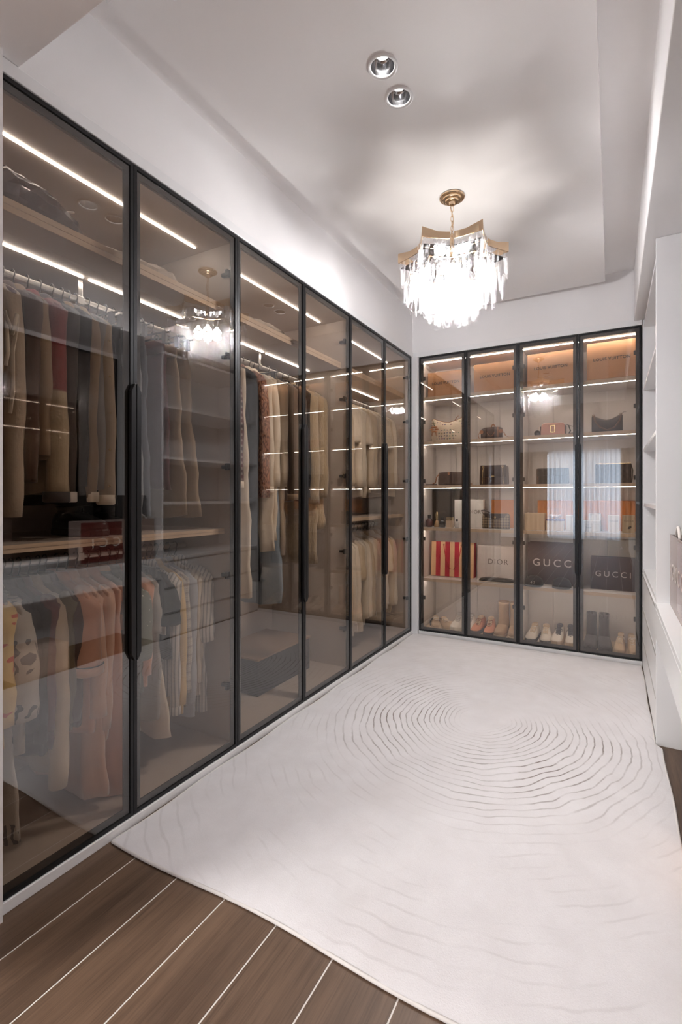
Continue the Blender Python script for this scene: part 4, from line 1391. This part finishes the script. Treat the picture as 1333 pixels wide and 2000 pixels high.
Z4 = 0.9275
SILV = solid('silver_print', (0.62, 0.58, 0.56), 0.35, 0.6)
GREYP = solid('grey_print', srgb(120, 108, 104), 0.6)
WBOARD = board('white_board', 226, 220, 214)
ORNG = board('orange_board', 206, 128, 62)
CAP = solid('black_cap', (0.015, 0.015, 0.015), 0.3)
box_thing('gift_box', 'tall dark brown box standing behind the perfume bottles', -1.312, 4.355, Z4, 0.255, 0.10, 0.325, leather('brown_box_board', 62, 50, 38, 0.6))


def bottle(label, x, y, prof, mat, capprof, capmat, n=20, sq=False):
    t = thing('perfume_bottle', label, 'bottle', (x, y, Z4))
    obj('flask', MB().lathe(prof, 4 if sq else n), mat, t, smooth=not sq, rot=(0, 0, PI / 4) if sq else None)
    obj('cap', MB().lathe(capprof, 4 if sq else n), capmat, t, rot=(0, 0, PI / 4) if sq else None)


bottle('round dark red perfume bottle beside the cabinet side', -1.408, 4.13, [(0, 0), (0.027, 0), (0.033, 0.02), (0.030, 0.055), (0.016, 0.074), (0.010, 0.078), (0, 0.078)], solid('dark_red_glass', srgb(84, 26, 24), 0.1, coat=0.6), [(0, 0.0785), (0.014, 0.0785), (0.014, 0.108), (0, 0.108)], CAP)
bottle('gold topped slender perfume bottle between dark bottles', -1.342, 4.14, [(0, 0), (0.024, 0), (0.026, 0.01), (0.018, 0.045), (0.010, 0.06), (0, 0.06)], solid('amber_glass', srgb(196, 162, 122), 0.1, coat=0.6), [(0, 0.0605), (0.010, 0.0605), (0.012, 0.11), (0.007, 0.135), (0, 0.138)], BRASS)
bottle('black round perfume bottle next to the small cream jar', -1.290, 4.13, [(0, 0), (0.026, 0), (0.028, 0.04), (0.022, 0.06), (0, 0.062)], solid('black_glass', (0.02, 0.018, 0.02), 0.1, coat=0.6), [(0, 0.0625), (0.013, 0.0625), (0.013, 0.088), (0, 0.088)], CAP)
bottle('small square cream perfume bottle with gold cap', -1.222, 4.13, [(0, 0), (0.040, 0), (0.040, 0.062), (0.0, 0.062)], solid('cream_glass', srgb(222, 196, 168), 0.15), [(0, 0.0625), (0.036, 0.0625), (0.036, 0.090), (0, 0.090)], BRASS, sq=True)
bottle('clear miniature bottle in front of the white box', -1.160, 4.12, [(0, 0), (0.016, 0), (0.016, 0.05), (0.008, 0.056), (0, 0.056)], solid('clear_flask', srgb(206, 200, 196), 0.08, coat=0.6), [(0, 0.0565), (0.009, 0.0565), (0.009, 0.075), (0, 0.075)], CAP)

t = box_thing('gift_box', 'white box with grey lettering standing on the perfume shelf', -1.085, 4.25, Z4, 0.248, 0.06, 0.240, WBOARD)
lettering('DIOR', 0.042, GREYP, t, (0.05, -0.0306, 0.135), (PI / 2, 0, 0), 1.15)
box_thing('gift_box', 'orange flat box leaning behind the diamond patterned bag', -0.800, 4.36, Z4, 0.235, 0.05, 0.240, ORNG)
t = thing('hobo_bag', 'small diamond patterned beige hobo bag with dark flap', 'handbag', (-0.845, 4.17, Z4))
dh = lambda u: 0.115 + 0.020 * abs(u) ** 2 - (0.015 if abs(u) > 0.98 else 0)
obj('body', pillow(0.215, dh, lambda u: 0.038 * (1 - 0.3 * u * u)), DAMG, t, smooth=True)
obj('flap', MB().loft([[(x, -0.040 - 0.002 * k, z) for x, z in ((-0.10, 0.128), (0.10, 0.128), (0.075, 0.098), (0, 0.080), (-0.075, 0.098))] for k in (0, 2)]), leather('dark_flap', 70, 54, 46), t, bevel=0.002)
obj('stud', MB().lathe([(0, 0), (0.011, 0), (0.009, 0.005), (0, 0.006)], 14), BRASS, t, loc=(0.0, -0.044, 0.096), rot=(PI / 2, 0, 0))
strap(t, [(-0.105, 0, 0.12), (-0.118, -0.01, 0.15), (-0.09, -0.02, 0.155), (-0.04, -0.03, 0.132)], 0.006, leather('dark_strap', 60, 46, 40))

box_thing('gift_box', 'plain beige square box on the shelf above the large carrier', -0.540, 4.20, Z4, 0.150, 0.14, 0.135, board('beige_board', 224, 200, 172))
t = thing('gift_box', 'beige gift box with purple ribbon and clear flower top', 'box', (-0.392, 4.18, Z4))
obj('base', rbox(0.125, 0.11, 0.085), board('beige_board_b', 228, 204, 178), t, bevel=0.002)
obj('ribbon', rbox(0.127, 0.112, 0.012, 0, 0, 0.078), fabric('purple_ribbon', srgb(112, 66, 118)), t)
obj('bow', MB().tube([(0.0, -0.06, 0.086), (-0.03, -0.064, 0.098), (-0.035, -0.064, 0.084), (0.0, -0.06, 0.084), (0.03, -0.064, 0.098), (0.035, -0.064, 0.084), (0.0, -0.06, 0.084)], 0.004, 6, flat=0.5), fabric('purple_ribbon_b', srgb(112, 66, 118)), t)
obj('clear_cover', rbox(0.118, 0.10, 0.085, 0, 0, 0.091), glass_mat('clear_acetate', (0.985, 0.98, 0.985), 0.06), t)
q = MB()
rq = random.Random(5)
for k in range(9):
    q.lathe([(0.012 * math.sin(PI * i / 5), -0.012 * math.cos(PI * i / 5)) for i in range(6)], 8, (rq.uniform(-0.035, 0.035), rq.uniform(-0.03, 0.03), 0.105 + rq.uniform(0, 0.012)))
obj('flower_heads', q, fabric('pale_petals', srgb(226, 206, 208)), t, smooth=True)
box_thing('gift_box', 'long orange flat box behind the row of small white boxes', -0.195, 4.375, Z4, 0.70, 0.05, 0.235, ORNG)
box_thing('gift_box', 'narrow white box beside the purple ribbon gift', -0.285, 4.22, Z4, 0.068, 0.07, 0.120, WBOARD)
t = box_thing('gift_box', 'low white lidded box', -0.155, 4.20, Z4, 0.150, 0.10, 0.085, WBOARD, lid=WBOARD)
lettering('DIOR', 0.014, GREYP, t, (0, -0.0506, 0.030), (PI / 2, 0, 0), 1.1)
t['label'] = 'low white box with tiny grey lettering and a flat lid'
box_thing('gift_box', 'small white box stacked behind the low lidded one', -0.120, 4.29, Z4, 0.085, 0.07, 0.135, board('white_board_b', 220, 214, 210))
t = box_thing('cosmetic_box', 'cream cosmetic box with dark lettering nearest the middle boxes', 0.008, 4.19, Z4, 0.074, 0.055, 0.128, board('cream_board', 216, 198, 178))
lettering('TOCCA', 0.016, GREYP, t, (0, -0.0281, 0.085), (PI / 2, 0, 0), 1.1)
t['label'] = 'cream cosmetic box with grey lettering next to the low lidded box'
t = box_thing('cosmetic_box', 'olive cream cosmetic box with leaf mark by the cabinet side', 0.104, 4.16, Z4, 0.080, 0.055, 0.130, board('olive_board', 190, 172, 146))
lettering('TOCCA', 0.017, CAP, t, (0, -0.0281, 0.088), (PI / 2, 0, 0), 1.1)
obj('leaf_mark', MB().loft([[(0.006 + 0.011 * math.cos(a) + 0.006 * math.sin(a), y, 0.040 + 0.011 * math.sin(a)) for a in [2 * PI * k / 10 for k in range(10)]] for y in (-0.0285, -0.0276)]), CAP, t)

# row five
Z5 = 0.4875
REDC = board('crimson_board', 190, 30, 56)
CREA = board('cream_stripe_board', 240, 196, 150)
t = thing('carrier_bag', 'crimson and cream striped paper carrier bag with cord handles', 'paper bag', (-1.235, 4.27, Z5))
t.rotation_euler = (-0.07, 0, 0.03)
W, D, H = 0.375, 0.10, 0.305
n = 9
for k in range(n):
    x0 = -W / 2 + W * k / n
    obj('stripe', MB().box(x0, x0 + W / n, -D / 2, -D / 2 + 0.004, 0.0, H), CREA if k % 2 == 0 else REDC, t)
obj('back_sheet', MB().box(-W / 2, W / 2, D / 2 - 0.004, D / 2, 0, H - 0.004), REDC, t)
for s in (-1, 1):
    obj('side_gusset', MB().box(s * (W / 2 - 0.002) - 0.002, s * (W / 2 - 0.002) + 0.002, -D / 2 + 0.0042, D / 2 - 0.0042, 0, H - 0.002), REDC, t)
obj('base_sheet', MB().box(-W / 2 + 0.004, W / 2 - 0.004, -D / 2 + 0.004, D / 2 - 0.004, 0, 0.004), REDC, t)
strap(t, [(-0.075, -D / 2 - 0.002, H - 0.03), (-0.055, -D / 2 - 0.006, 0.16), (-0.02, -D / 2 - 0.008, 0.07), (0.02, -D / 2 - 0.008, 0.065), (0.06, -D / 2 - 0.006, 0.15), (0.080, -D / 2 - 0.002, H - 0.03)], 0.0035, fabric('red_cord', srgb(206, 60, 66)), flat=1.0, name='cord_handle')
for x in (-0.075, 0.080):
    obj('eyelet', MB().lathe([(0.007, -0.001), (0.007, 0.002), (0.003, 0.002), (0.003, -0.001)], 12), BRASS, t, loc=(x, -D / 2 - 0.001, H - 0.028), rot=(PI / 2, 0, 0))

t = box_thing('gift_box', 'large white box with grey lettering beside the striped carrier', -0.862, 4.33, Z5, 0.330, 0.10, 0.285, board('white_board_c', 218, 208, 202))
lettering('DIOR', 0.062, GREYP, t, (0.01, -0.0506, 0.150), (PI / 2, 0, 0), 1.2)

t = thing('evening_purse', 'black beaded purse with scalloped cream edge lying flat', 'handbag', (-0.835, 4.155, Z5))
q = MB()
out = []
for k in range(40):
    a = 2 * PI * k / 40
    c, s_ = math.cos(a), math.sin(a)
    sc_ = 1 + 0.04 * math.sin(13 * a)
    out.append((0.140 * sc_ * math.copysign(abs(c) ** 0.5, c), 0.055 * sc_ * math.copysign(abs(s_) ** 0.5, s_)))
q.loft([[(x * k, y * k, z) for x, y in out] for z, k in ((0.001, 0.97), (0.010, 1.0), (0.024, 0.95), (0.032, 0.75))])
obj('body', q, leather('beaded_black', 30, 26, 26, 0.3, kind='speckle', col2=srgb(96, 88, 80), sc=150, bs=0.6), t, smooth=True)
obj('scalloped_edge', MB().tube([(x * 1.01, y * 1.02, 0.006) for x, y in out] + [(out[0][0] * 1.01, out[0][1] * 1.02, 0.006)], 0.004, 6, caps=False), fabric('cream_lace', srgb(214, 200, 180)), t, smooth=True)


def carrier(label, x, y, z, W, D, H, mat, word, size, tx, tz, wmat, rz=0.0, tilt=0.0, handle=True):
    t = thing('carrier_bag', label, 'paper bag', (x, y, z), rz)
    t.rotation_euler = (tilt, 0, rz)
    obj('front_sheet', MB().box(-W / 2, W / 2, -D / 2, -D / 2 + 0.004, 0.0, H), mat, t)
    obj('back_sheet', MB().box(-W / 2, W / 2, D / 2 - 0.004, D / 2, 0, H), mat, t)
    for s in (-1, 1):
        a, b = sorted((s * W / 2, s * (W / 2 - 0.004)))
        obj('side_gusset', MB().box(a, b, -D / 2 + 0.0042, D / 2 - 0.0042, 0, H - 0.002), mat, t)
    obj('base_sheet', MB().box(-W / 2 + 0.004, W / 2 - 0.004, -D / 2 + 0.004, D / 2 - 0.004, 0, 0.004), mat, t)
    lettering(word, size, wmat, t, (tx, -D / 2 - (0.0004 if W < 0.6 else 0.0012), tz), (PI / 2, 0, 0), 1.45 if W < 0.6 else 1.75)
    if handle:
        strap(t, arc(-W * 0.16, W * 0.16, H - 0.008, 0.035, -D / 2 + 0.008), 0.004, BLKL, flat=1.0, name='cord_handle')
    return t


PLUM = solid('plum_paper', srgb(52, 34, 38), 0.35, var=0.08)
LETR = solid('pale_print', srgb(206, 196, 190), 0.5)
carrier('large plum brown carrier bag with pale capital letters', -0.405, 4.29, Z5, 0.400, 0.10, 0.335, PLUM, 'GUCCI', 0.082, 0.0, 0.172, LETR, handle=False)
carrier('smaller plum brown carrier bag with pale capitals by the cabinet side', 0.004, 4.26, Z5, 0.300, 0.10, 0.245, PLUM, 'GUCCI', 0.060, 0.0, 0.118, LETR, handle=False)
t = box_thing('gift_box', 'grey box with small triangular emblem behind the smaller carrier', 0.062, 4.375, Z5, 0.190, 0.07, 0.375, board('grey_taupe_board', 150, 140, 128))
obj('emblem', MB().loft([[(x, y, z) for x, z in ((0.0, 0.325), (0.012, 0.300), (-0.012, 0.300))] for y in (-0.0362, -0.0352)]), LETR, t)


def cap(label, x, y, word):
    t = thing('baseball_cap', label, 'cap', (x, y, Z5))
    m = fabric('cap_cloth_' + str(int(x * -1000)), srgb(24, 22, 24), weave=500)
    rings = [[(0.070 * k * math.cos(a), 0.075 * k * math.sin(a), z) for a in [2 * PI * i / 20 for i in range(20)]] for z, k in ((0.004, 1.0), (0.03, 0.98), (0.055, 0.82), (0.070, 0.5), (0.076, 0.12))]
    obj('crown', MB().loft(rings), m, t, smooth=True)
    br = []
    for i in range(13):
        a = PI + PI * i / 12
        br.append((0.066 * math.cos(a), -0.045 + 0.075 * math.sin(a)))
    obj('visor', MB().loft([[(px_, py_, z) for px_, py_ in br] for z in (0.003, 0.009)]), m, t, bevel=0.001)
    if word:
        for dx, g in zip((-0.011, 0.011), word):
            lettering(g, 0.030, LETR, t, (dx, -0.0765, 0.030), (PI / 2 - 0.1, 0, 0), 1.0)
    return t


cap('black baseball cap with two pale numerals before the large carrier', -0.548, 4.165, '47')
cap('plain black baseball cap before the large carrier', -0.345, 4.165, None)

# top row
LVB = board('tan_gift_board', 190, 140, 98, 0.5)
LVT = solid('brown_print', srgb(46, 28, 20), 0.5)
LVL = ['tan lettered gift box beside the corner cabinet side', 'tan lettered gift box above the boston bag',
       'tan lettered gift box above the pink bag', 'tan lettered gift box above the black crescent bag']
for k, (x, w, h) in enumerate(((-1.267, 0.320, 0.225), (-0.851, 0.345, 0.245), (-0.424, 0.345, 0.270), (-0.005, 0.330, 0.292))):
    t = thing('gift_box', LVL[k], 'box', (x, 4.27, 2.0585))
    obj('base', rbox(w - 0.006, 0.240, h * 0.06), LVB, t)
    obj('lid', rbox(w, 0.246, h * 0.939, 0, 0, h * 0.061), LVB, t, bevel=0.002)
    lettering('LOUIS VUITTON', 0.031, LVT, t, (0.0, -0.1238, h * 0.56), (PI / 2, 0, 0), 1.08, bold=0.0007)


# ------------------------------------------------------------------ shoes (toe towards -y)
def shoe(parent, sx, L, Wd, upper_m, sole_m, lace_m, hh=0.075, sole=0.028, collar=0.095, accent=None, laces=5):
    """one trainer; sx mirrors it"""
    root = sub('shoe', parent)
    n = 16

    def half(f):   # f 0 heel .. 1 toe
        return Wd / 2 * (0.74 + 0.30 * math.sin(PI * min(1, f * 0.95) ** 1.25)) * (1 if f < 0.86 else max(0.25, math.sqrt(max(0, 1 - ((f - 0.86) / 0.15) ** 2))))
    fs = [i / n for i in range(n + 1)]
    ring = lambda f, k, z: [(sx * (0.006 * math.sin(PI * f)) + half(f) * k * c, L * (0.5 - f), z) for c in (-1, 1)]
    outl = lambda k, z: [(half(f) * k + sx * 0.005 * math.sin(PI * f), L * (0.5 - f) * (1.0 if k <= 1 else 1.02), z) for f in fs] + [(-half(f) * k + sx * 0.005 * math.sin(PI * f), L * (0.5 - f) * (1.0 if k <= 1 else 1.02), z) for f in fs[::-1]]
    obj('sole', MB().loft([outl(0.98, 0.0), outl(1.05, 0.006), outl(1.06, sole * 0.7), outl(1.0, sole)]), sole_m, root, smooth=False)
    rings = []
    for f in fs:
        if f < 0.42:
            h = collar - (collar - hh) * (f / 0.42) ** 1.5
        else:
            h = hh - (hh - 0.038) * ((f - 0.42) / 0.58) ** 0.85
        h = max(h, sole + 0.008)
        if f == 0:
            h *= 0.97
        hw = half(f) * 0.98
        r_ = []
        for j in range(14):
            a = PI * j / 13
            c, s_ = math.cos(a), math.sin(a)
            pw = 0.62 if f > 0.4 else 0.45
            narrow = 1 - 0.35 * s_ * (1 if f < 0.6 else 0.5)
            r_.append((hw * narrow * math.copysign(abs(c) ** pw, c) + sx * 0.005 * math.sin(PI * f), L * (0.5 - f), sole - 0.002 + (h - sole) * abs(s_) ** 0.8))
        rings.append(r_)
    obj('upper', MB().loft(rings), upper_m, root, smooth=True)
    # dark opening collar, tongue and laces
    q = MB()
    q.lathe([(0.0, 0.0), (0.80, 0.0), (1.0, 0.012), (1.05, 0.004)], 18)
    q.v = [(x * Wd * 0.27, L * 0.27 + y * L * 0.17, collar - 0.010 + z - 0.10 * (L * 0.17 * -y) * 0.9) for x, y, z in q.v]
    obj('collar', q, accent or upper_m, root, smooth=True)
    tg = [[(dx * Wd * 0.20, L * yy, zz) for dx in (-1, 1)] + [(dx * Wd * 0.20, L * yy, zz + 0.006) for dx in (1, -1)] for yy, zz in ((0.13, collar + 0.006), (0.10, hh + 0.004), (-0.10, 0.062), (-0.14, 0.055))]
    obj('tongue', MB().loft(tg), accent or upper_m, root, bevel=0.002)
    if laces:
        lq = MB()
        for k in range(laces):
            f = k / max(1, laces - 1)
            yy = L * (0.10 - 0.24 * f)
            zz = hh + 0.010 - (hh - 0.052) * f
            wv = Wd * 0.24
            lq.tube([(-wv, yy, zz - 0.007), (0, yy - 0.004, zz + 0.003), (wv, yy, zz - 0.007)], 0.003, 5)
        lq.tube([(0, L * 0.12, hh + 0.016), (-0.022, L * 0.08, hh + 0.010), (-0.028, L * 0.05, hh - 0.004)], 0.002, 5)
        lq.tube([(0, L * 0.12, hh + 0.016), (0.022, L * 0.08, hh + 0.010), (0.026, L * 0.05, hh - 0.006)], 0.002, 5)
        obj('laces', lq, lace_m, root)
    return root


def pair(name, label, x, gap, y, mk, cat='shoes', rz=0.0):
    for s in (-1, 1):
        t = thing(name, label[0] if s < 0 else label[1], cat, (x + s * gap / 2, y, 0.0485), rz + s * 0.06, label[2])
        mk(t, s)


def lift(root_t):
    """turn the single child Empty into direct parts of the shoe"""
    for ch_o in list(root_t.children):
        if ch_o.type == 'EMPTY':
            for g in list(ch_o.children):
                g.parent = root_t
            bpy.data.objects.remove(ch_o)


def trainer(upper_m, sole_m, lace_m, **k):
    def mk(t, s):
        shoe(t, s, k.get('L', 0.265), k.get('W', 0.092), upper_m, sole_m, lace_m, **{a: b for a, b in k.items() if a not in ('L', 'W')})
        lift(t)
    return mk


def sh(nm, r, g, b, rough=0.6):
    return leather('shoe_' + nm, r, g, b, rough)


WS, BEI, ORS = sh('white', 224, 214, 202), sh('beige', 206, 180, 150), sh('orange', 214, 142, 110)
SOLEW, SOLED, SOLEB = sh('sole_white', 226, 220, 210), sh('sole_dark', 52, 44, 42), sh('sole_beige', 196, 172, 146)
GRY, NAV, LCW = sh('grey', 176, 168, 162), sh('navy', 62, 60, 70), fabric('lace_white', srgb(232, 224, 212))
LCO = fabric('lace_brown', srgb(150, 84, 66))
L_ = lambda a: ['one of the ' + a, 'one of the ' + a, a]
pair('lace_up_shoe', L_('flat beige lace-up shoes by the cabinet corner'), -1.325, 0.085, 4.205, trainer(BEI, SOLEB, LCW, L=0.25, W=0.082, hh=0.055, sole=0.014, collar=0.062, laces=4), rz=0.45)
pair('trainer', L_('chunky white and grey trainers beside the beige lace-ups'), -1.125, 0.098, 4.215, trainer(WS, SOLEW, LCW, hh=0.088, sole=0.034, collar=0.112, accent=GRY), cat='shoes')
pair('trainer', L_('orange pink trainers between white trainers and tall boots'), -0.950, 0.094, 4.205, trainer(ORS, SOLED, LCO, hh=0.086, sole=0.032, collar=0.110, accent=BEI, W=0.086))
pair('trainer', L_('cream trainers between tall beige boots and navy trimmed trainers'), -0.512, 0.094, 4.205, trainer(WS, SOLED, LCW, hh=0.080, sole=0.026, collar=0.100, accent=BEI, W=0.088))
pair('trainer', L_('cream running trainers with navy trim'), -0.328, 0.088, 4.205, trainer(WS, SOLEB, NAV, hh=0.088, sole=0.034, collar=0.116, accent=NAV, W=0.084))
pair('trainer', L_('beige canvas trainers by the white shelving side'), 0.092, 0.078, 4.205, trainer(BEI, SOLEB, LCW, hh=0.080, sole=0.024, collar=0.102, W=0.074))


def slide(t, s):
    L = 0.24
    out = [(0.040 * (0.85 + 0.25 * math.sin(PI * f)) * k, L * (0.5 - f)) for k, fr in ((1, range(13)), (-1, range(12, -1, -1))) for f in [j / 12 for j in fr]]
    obj('footbed', MB().loft([[(x, y, z) for x, y in out] for z in (0.0, 0.018)]), BRNL, t, bevel=0.003)
    st = []
    for yy in (-0.02, -0.075):
        st.append([(0.042 * math.cos(a), yy, 0.014 + 0.040 * math.sin(a)) for a in [PI * j / 10 for j in range(11)]] + [(0.037 * math.cos(a), yy, 0.014 + 0.034 * math.sin(a)) for a in [PI * j / 10 for j in range(10, -1, -1)]])
    obj('strap', MB().loft(st), sh('slide_strap' + str(s), 60, 46, 38), t, smooth=True)


for s, lab in ((0, 'dark brown slide sandal against the cabinet corner'),):
    t = thing('slide_sandal', lab, 'sandal', (-1.408, 4.30, 0.0485), 0.2)
    slide(t, 1)


def boot(leg_h, leg_w, leg_d, L, W, mat, sole_m, pull=False, ankle=0.8):
    def mk(t, s):
        n = 16

        def half(f):
            return W / 2 * (0.78 + 0.26 * math.sin(PI * f ** 1.2)) * (1 if f < 0.84 else max(0.3, math.sqrt(max(0, 1 - ((f - 0.84) / 0.17) ** 2))))
        fs = [i / n for i in range(n + 1)]
        outl = lambda k, z: [(half(f) * k, L * (0.5 - f) * (1 + 0.03 * (k > 1)), z) for f in fs] + [(-half(f) * k, L * (0.5 - f) * (1 + 0.03 * (k > 1)), z) for f in fs[::-1]]
        obj('sole', MB().loft([outl(0.98, 0.0), outl(1.06, 0.005), outl(1.06, 0.020), outl(1.0, 0.026)]), sole_m, t)
        rings = []
        for f in fs:
            h = 0.085 if f < 0.5 else 0.085 - 0.035 * ((f - 0.5) / 0.5)
            rings.append([(half(f) * 0.98 * math.copysign(abs(math.cos(a)) ** 0.6, math.cos(a)), L * (0.5 - f), 0.024 + (h - 0.024) * abs(math.sin(a)) ** 0.7) for a in [PI * j / 13 for j in range(14)]])
        obj('vamp', MB().loft(rings), mat, t, smooth=True)
        rings = []
        for i in range(12):
            f = i / 11
            z = 0.05 + (leg_h - 0.05) * f
            k = 1.06 - (1.06 - ankle) * math.sin(min(1, f * 1.6) * PI / 2) + (1 - ankle) * max(0, f - 0.5) * 1.6
            k += 0.015 * math.sin(i * 1.9)
            rings.append([(leg_w / 2 * k * math.cos(a), L * 0.5 - leg_d / 2 - 0.004 + 0.01 * f + leg_d / 2 * k * math.sin(a), z) for a in [2 * PI * j / 18 for j in range(18)]])
        last = rings[-1]
        cx_, cy_ = 0.0, sum(p[1] for p in last) / 18
        rings.append([(cx_ + (x - cx_) * 0.9, cy_ + (y - cy_) * 0.9, z) for x, y, z in last])
        rings.append([(cx_ + (x - cx_) * 0.85, cy_ + (y - cy_) * 0.85, z - 0.03) for x, y, z in last])
        obj('shaft', MB().loft(rings, True, True), mat, t, smooth=True)
        if pull:
            yb = L * 0.5 - leg_d - 0.002
            obj('pull_tab', MB().tube([(0.0 - 0.010, yb + 0.02, leg_h - 0.02), (-0.010, yb + 0.016, leg_h + 0.018), (0.010, yb + 0.016, leg_h + 0.018), (0.010, yb + 0.02, leg_h - 0.02)], 0.004, 6), mat, t)
    return mk


pair('ankle_boot', L_('tall beige suede boots between two pairs of trainers'), -0.752, 0.102, 4.195, boot(0.262, 0.086, 0.125, 0.255, 0.094, sh('suede', 190, 160, 132, 0.85), SOLEB, ankle=0.92))
pair('ankle_boot', L_('dark grey knit sock boots with pull tabs'), -0.098, 0.094, 4.195, boot(0.245, 0.074, 0.112, 0.255, 0.090, fabric('sock_knit', srgb(86, 80, 80), weave=260, bs=0.5), SOLED, pull=True, ankle=0.92))

# boots and a bag on the middle shelf of the wardrobe beside the opening
for y, lab in ((1.14, 'black ankle boot nearer the opening, under the tan cardigans'), (1.245, 'black ankle boot nearer the jeans, under the black trousers')):
    t = thing('ankle_boot', lab, 'boot', (-1.76, y, 1.0455), PI / 2 + 0.1, 'black boots on the middle shelf')
    boot(0.11, 0.085, 0.11, 0.24, 0.088, leather('boot_black_' + str(int(y * 1000)), 24, 22, 22), SOLED)(t, 1)

# ------------------------------------------------------------------ on and under the desk
t = carrier('taupe carrier bag with pale capitals standing on the white desk', 0.302, 2.43, 0.6865, 0.64, 0.13, 0.330, solid('taupe_gloss_paper', srgb(150, 132, 126), 0.25, var=0.08), 'GUCCI', 0.100, 0.0, 0.165, LETR, rz=-PI / 2, handle=False)
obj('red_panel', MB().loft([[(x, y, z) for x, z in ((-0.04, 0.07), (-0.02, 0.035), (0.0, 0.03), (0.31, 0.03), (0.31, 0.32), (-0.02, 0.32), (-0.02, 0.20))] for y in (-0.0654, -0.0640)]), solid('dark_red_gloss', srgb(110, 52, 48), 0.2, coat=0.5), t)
strap(t, arc(-0.27, -0.13, 0.318, 0.05, -0.045), 0.007, fabric('white_cord', srgb(228, 220, 214)), flat=1.0, name='cord_handle')
box_thing('storage_box', 'tall dark grey box standing behind the taupe carrier', 0.455, 2.70, 0.6865, 0.26, 0.09, 0.520, solid('dark_grey_board', srgb(70, 70, 70), 0.5))
t = box_thing('storage_box', 'beige lidded storage box on the floor under the desk', 0.345, 1.86, 0.0005, 0.24, 0.32, 0.195, board('peach_beige_board', 222, 196, 178), lid=board('peach_beige_board_b', 226, 202, 186))
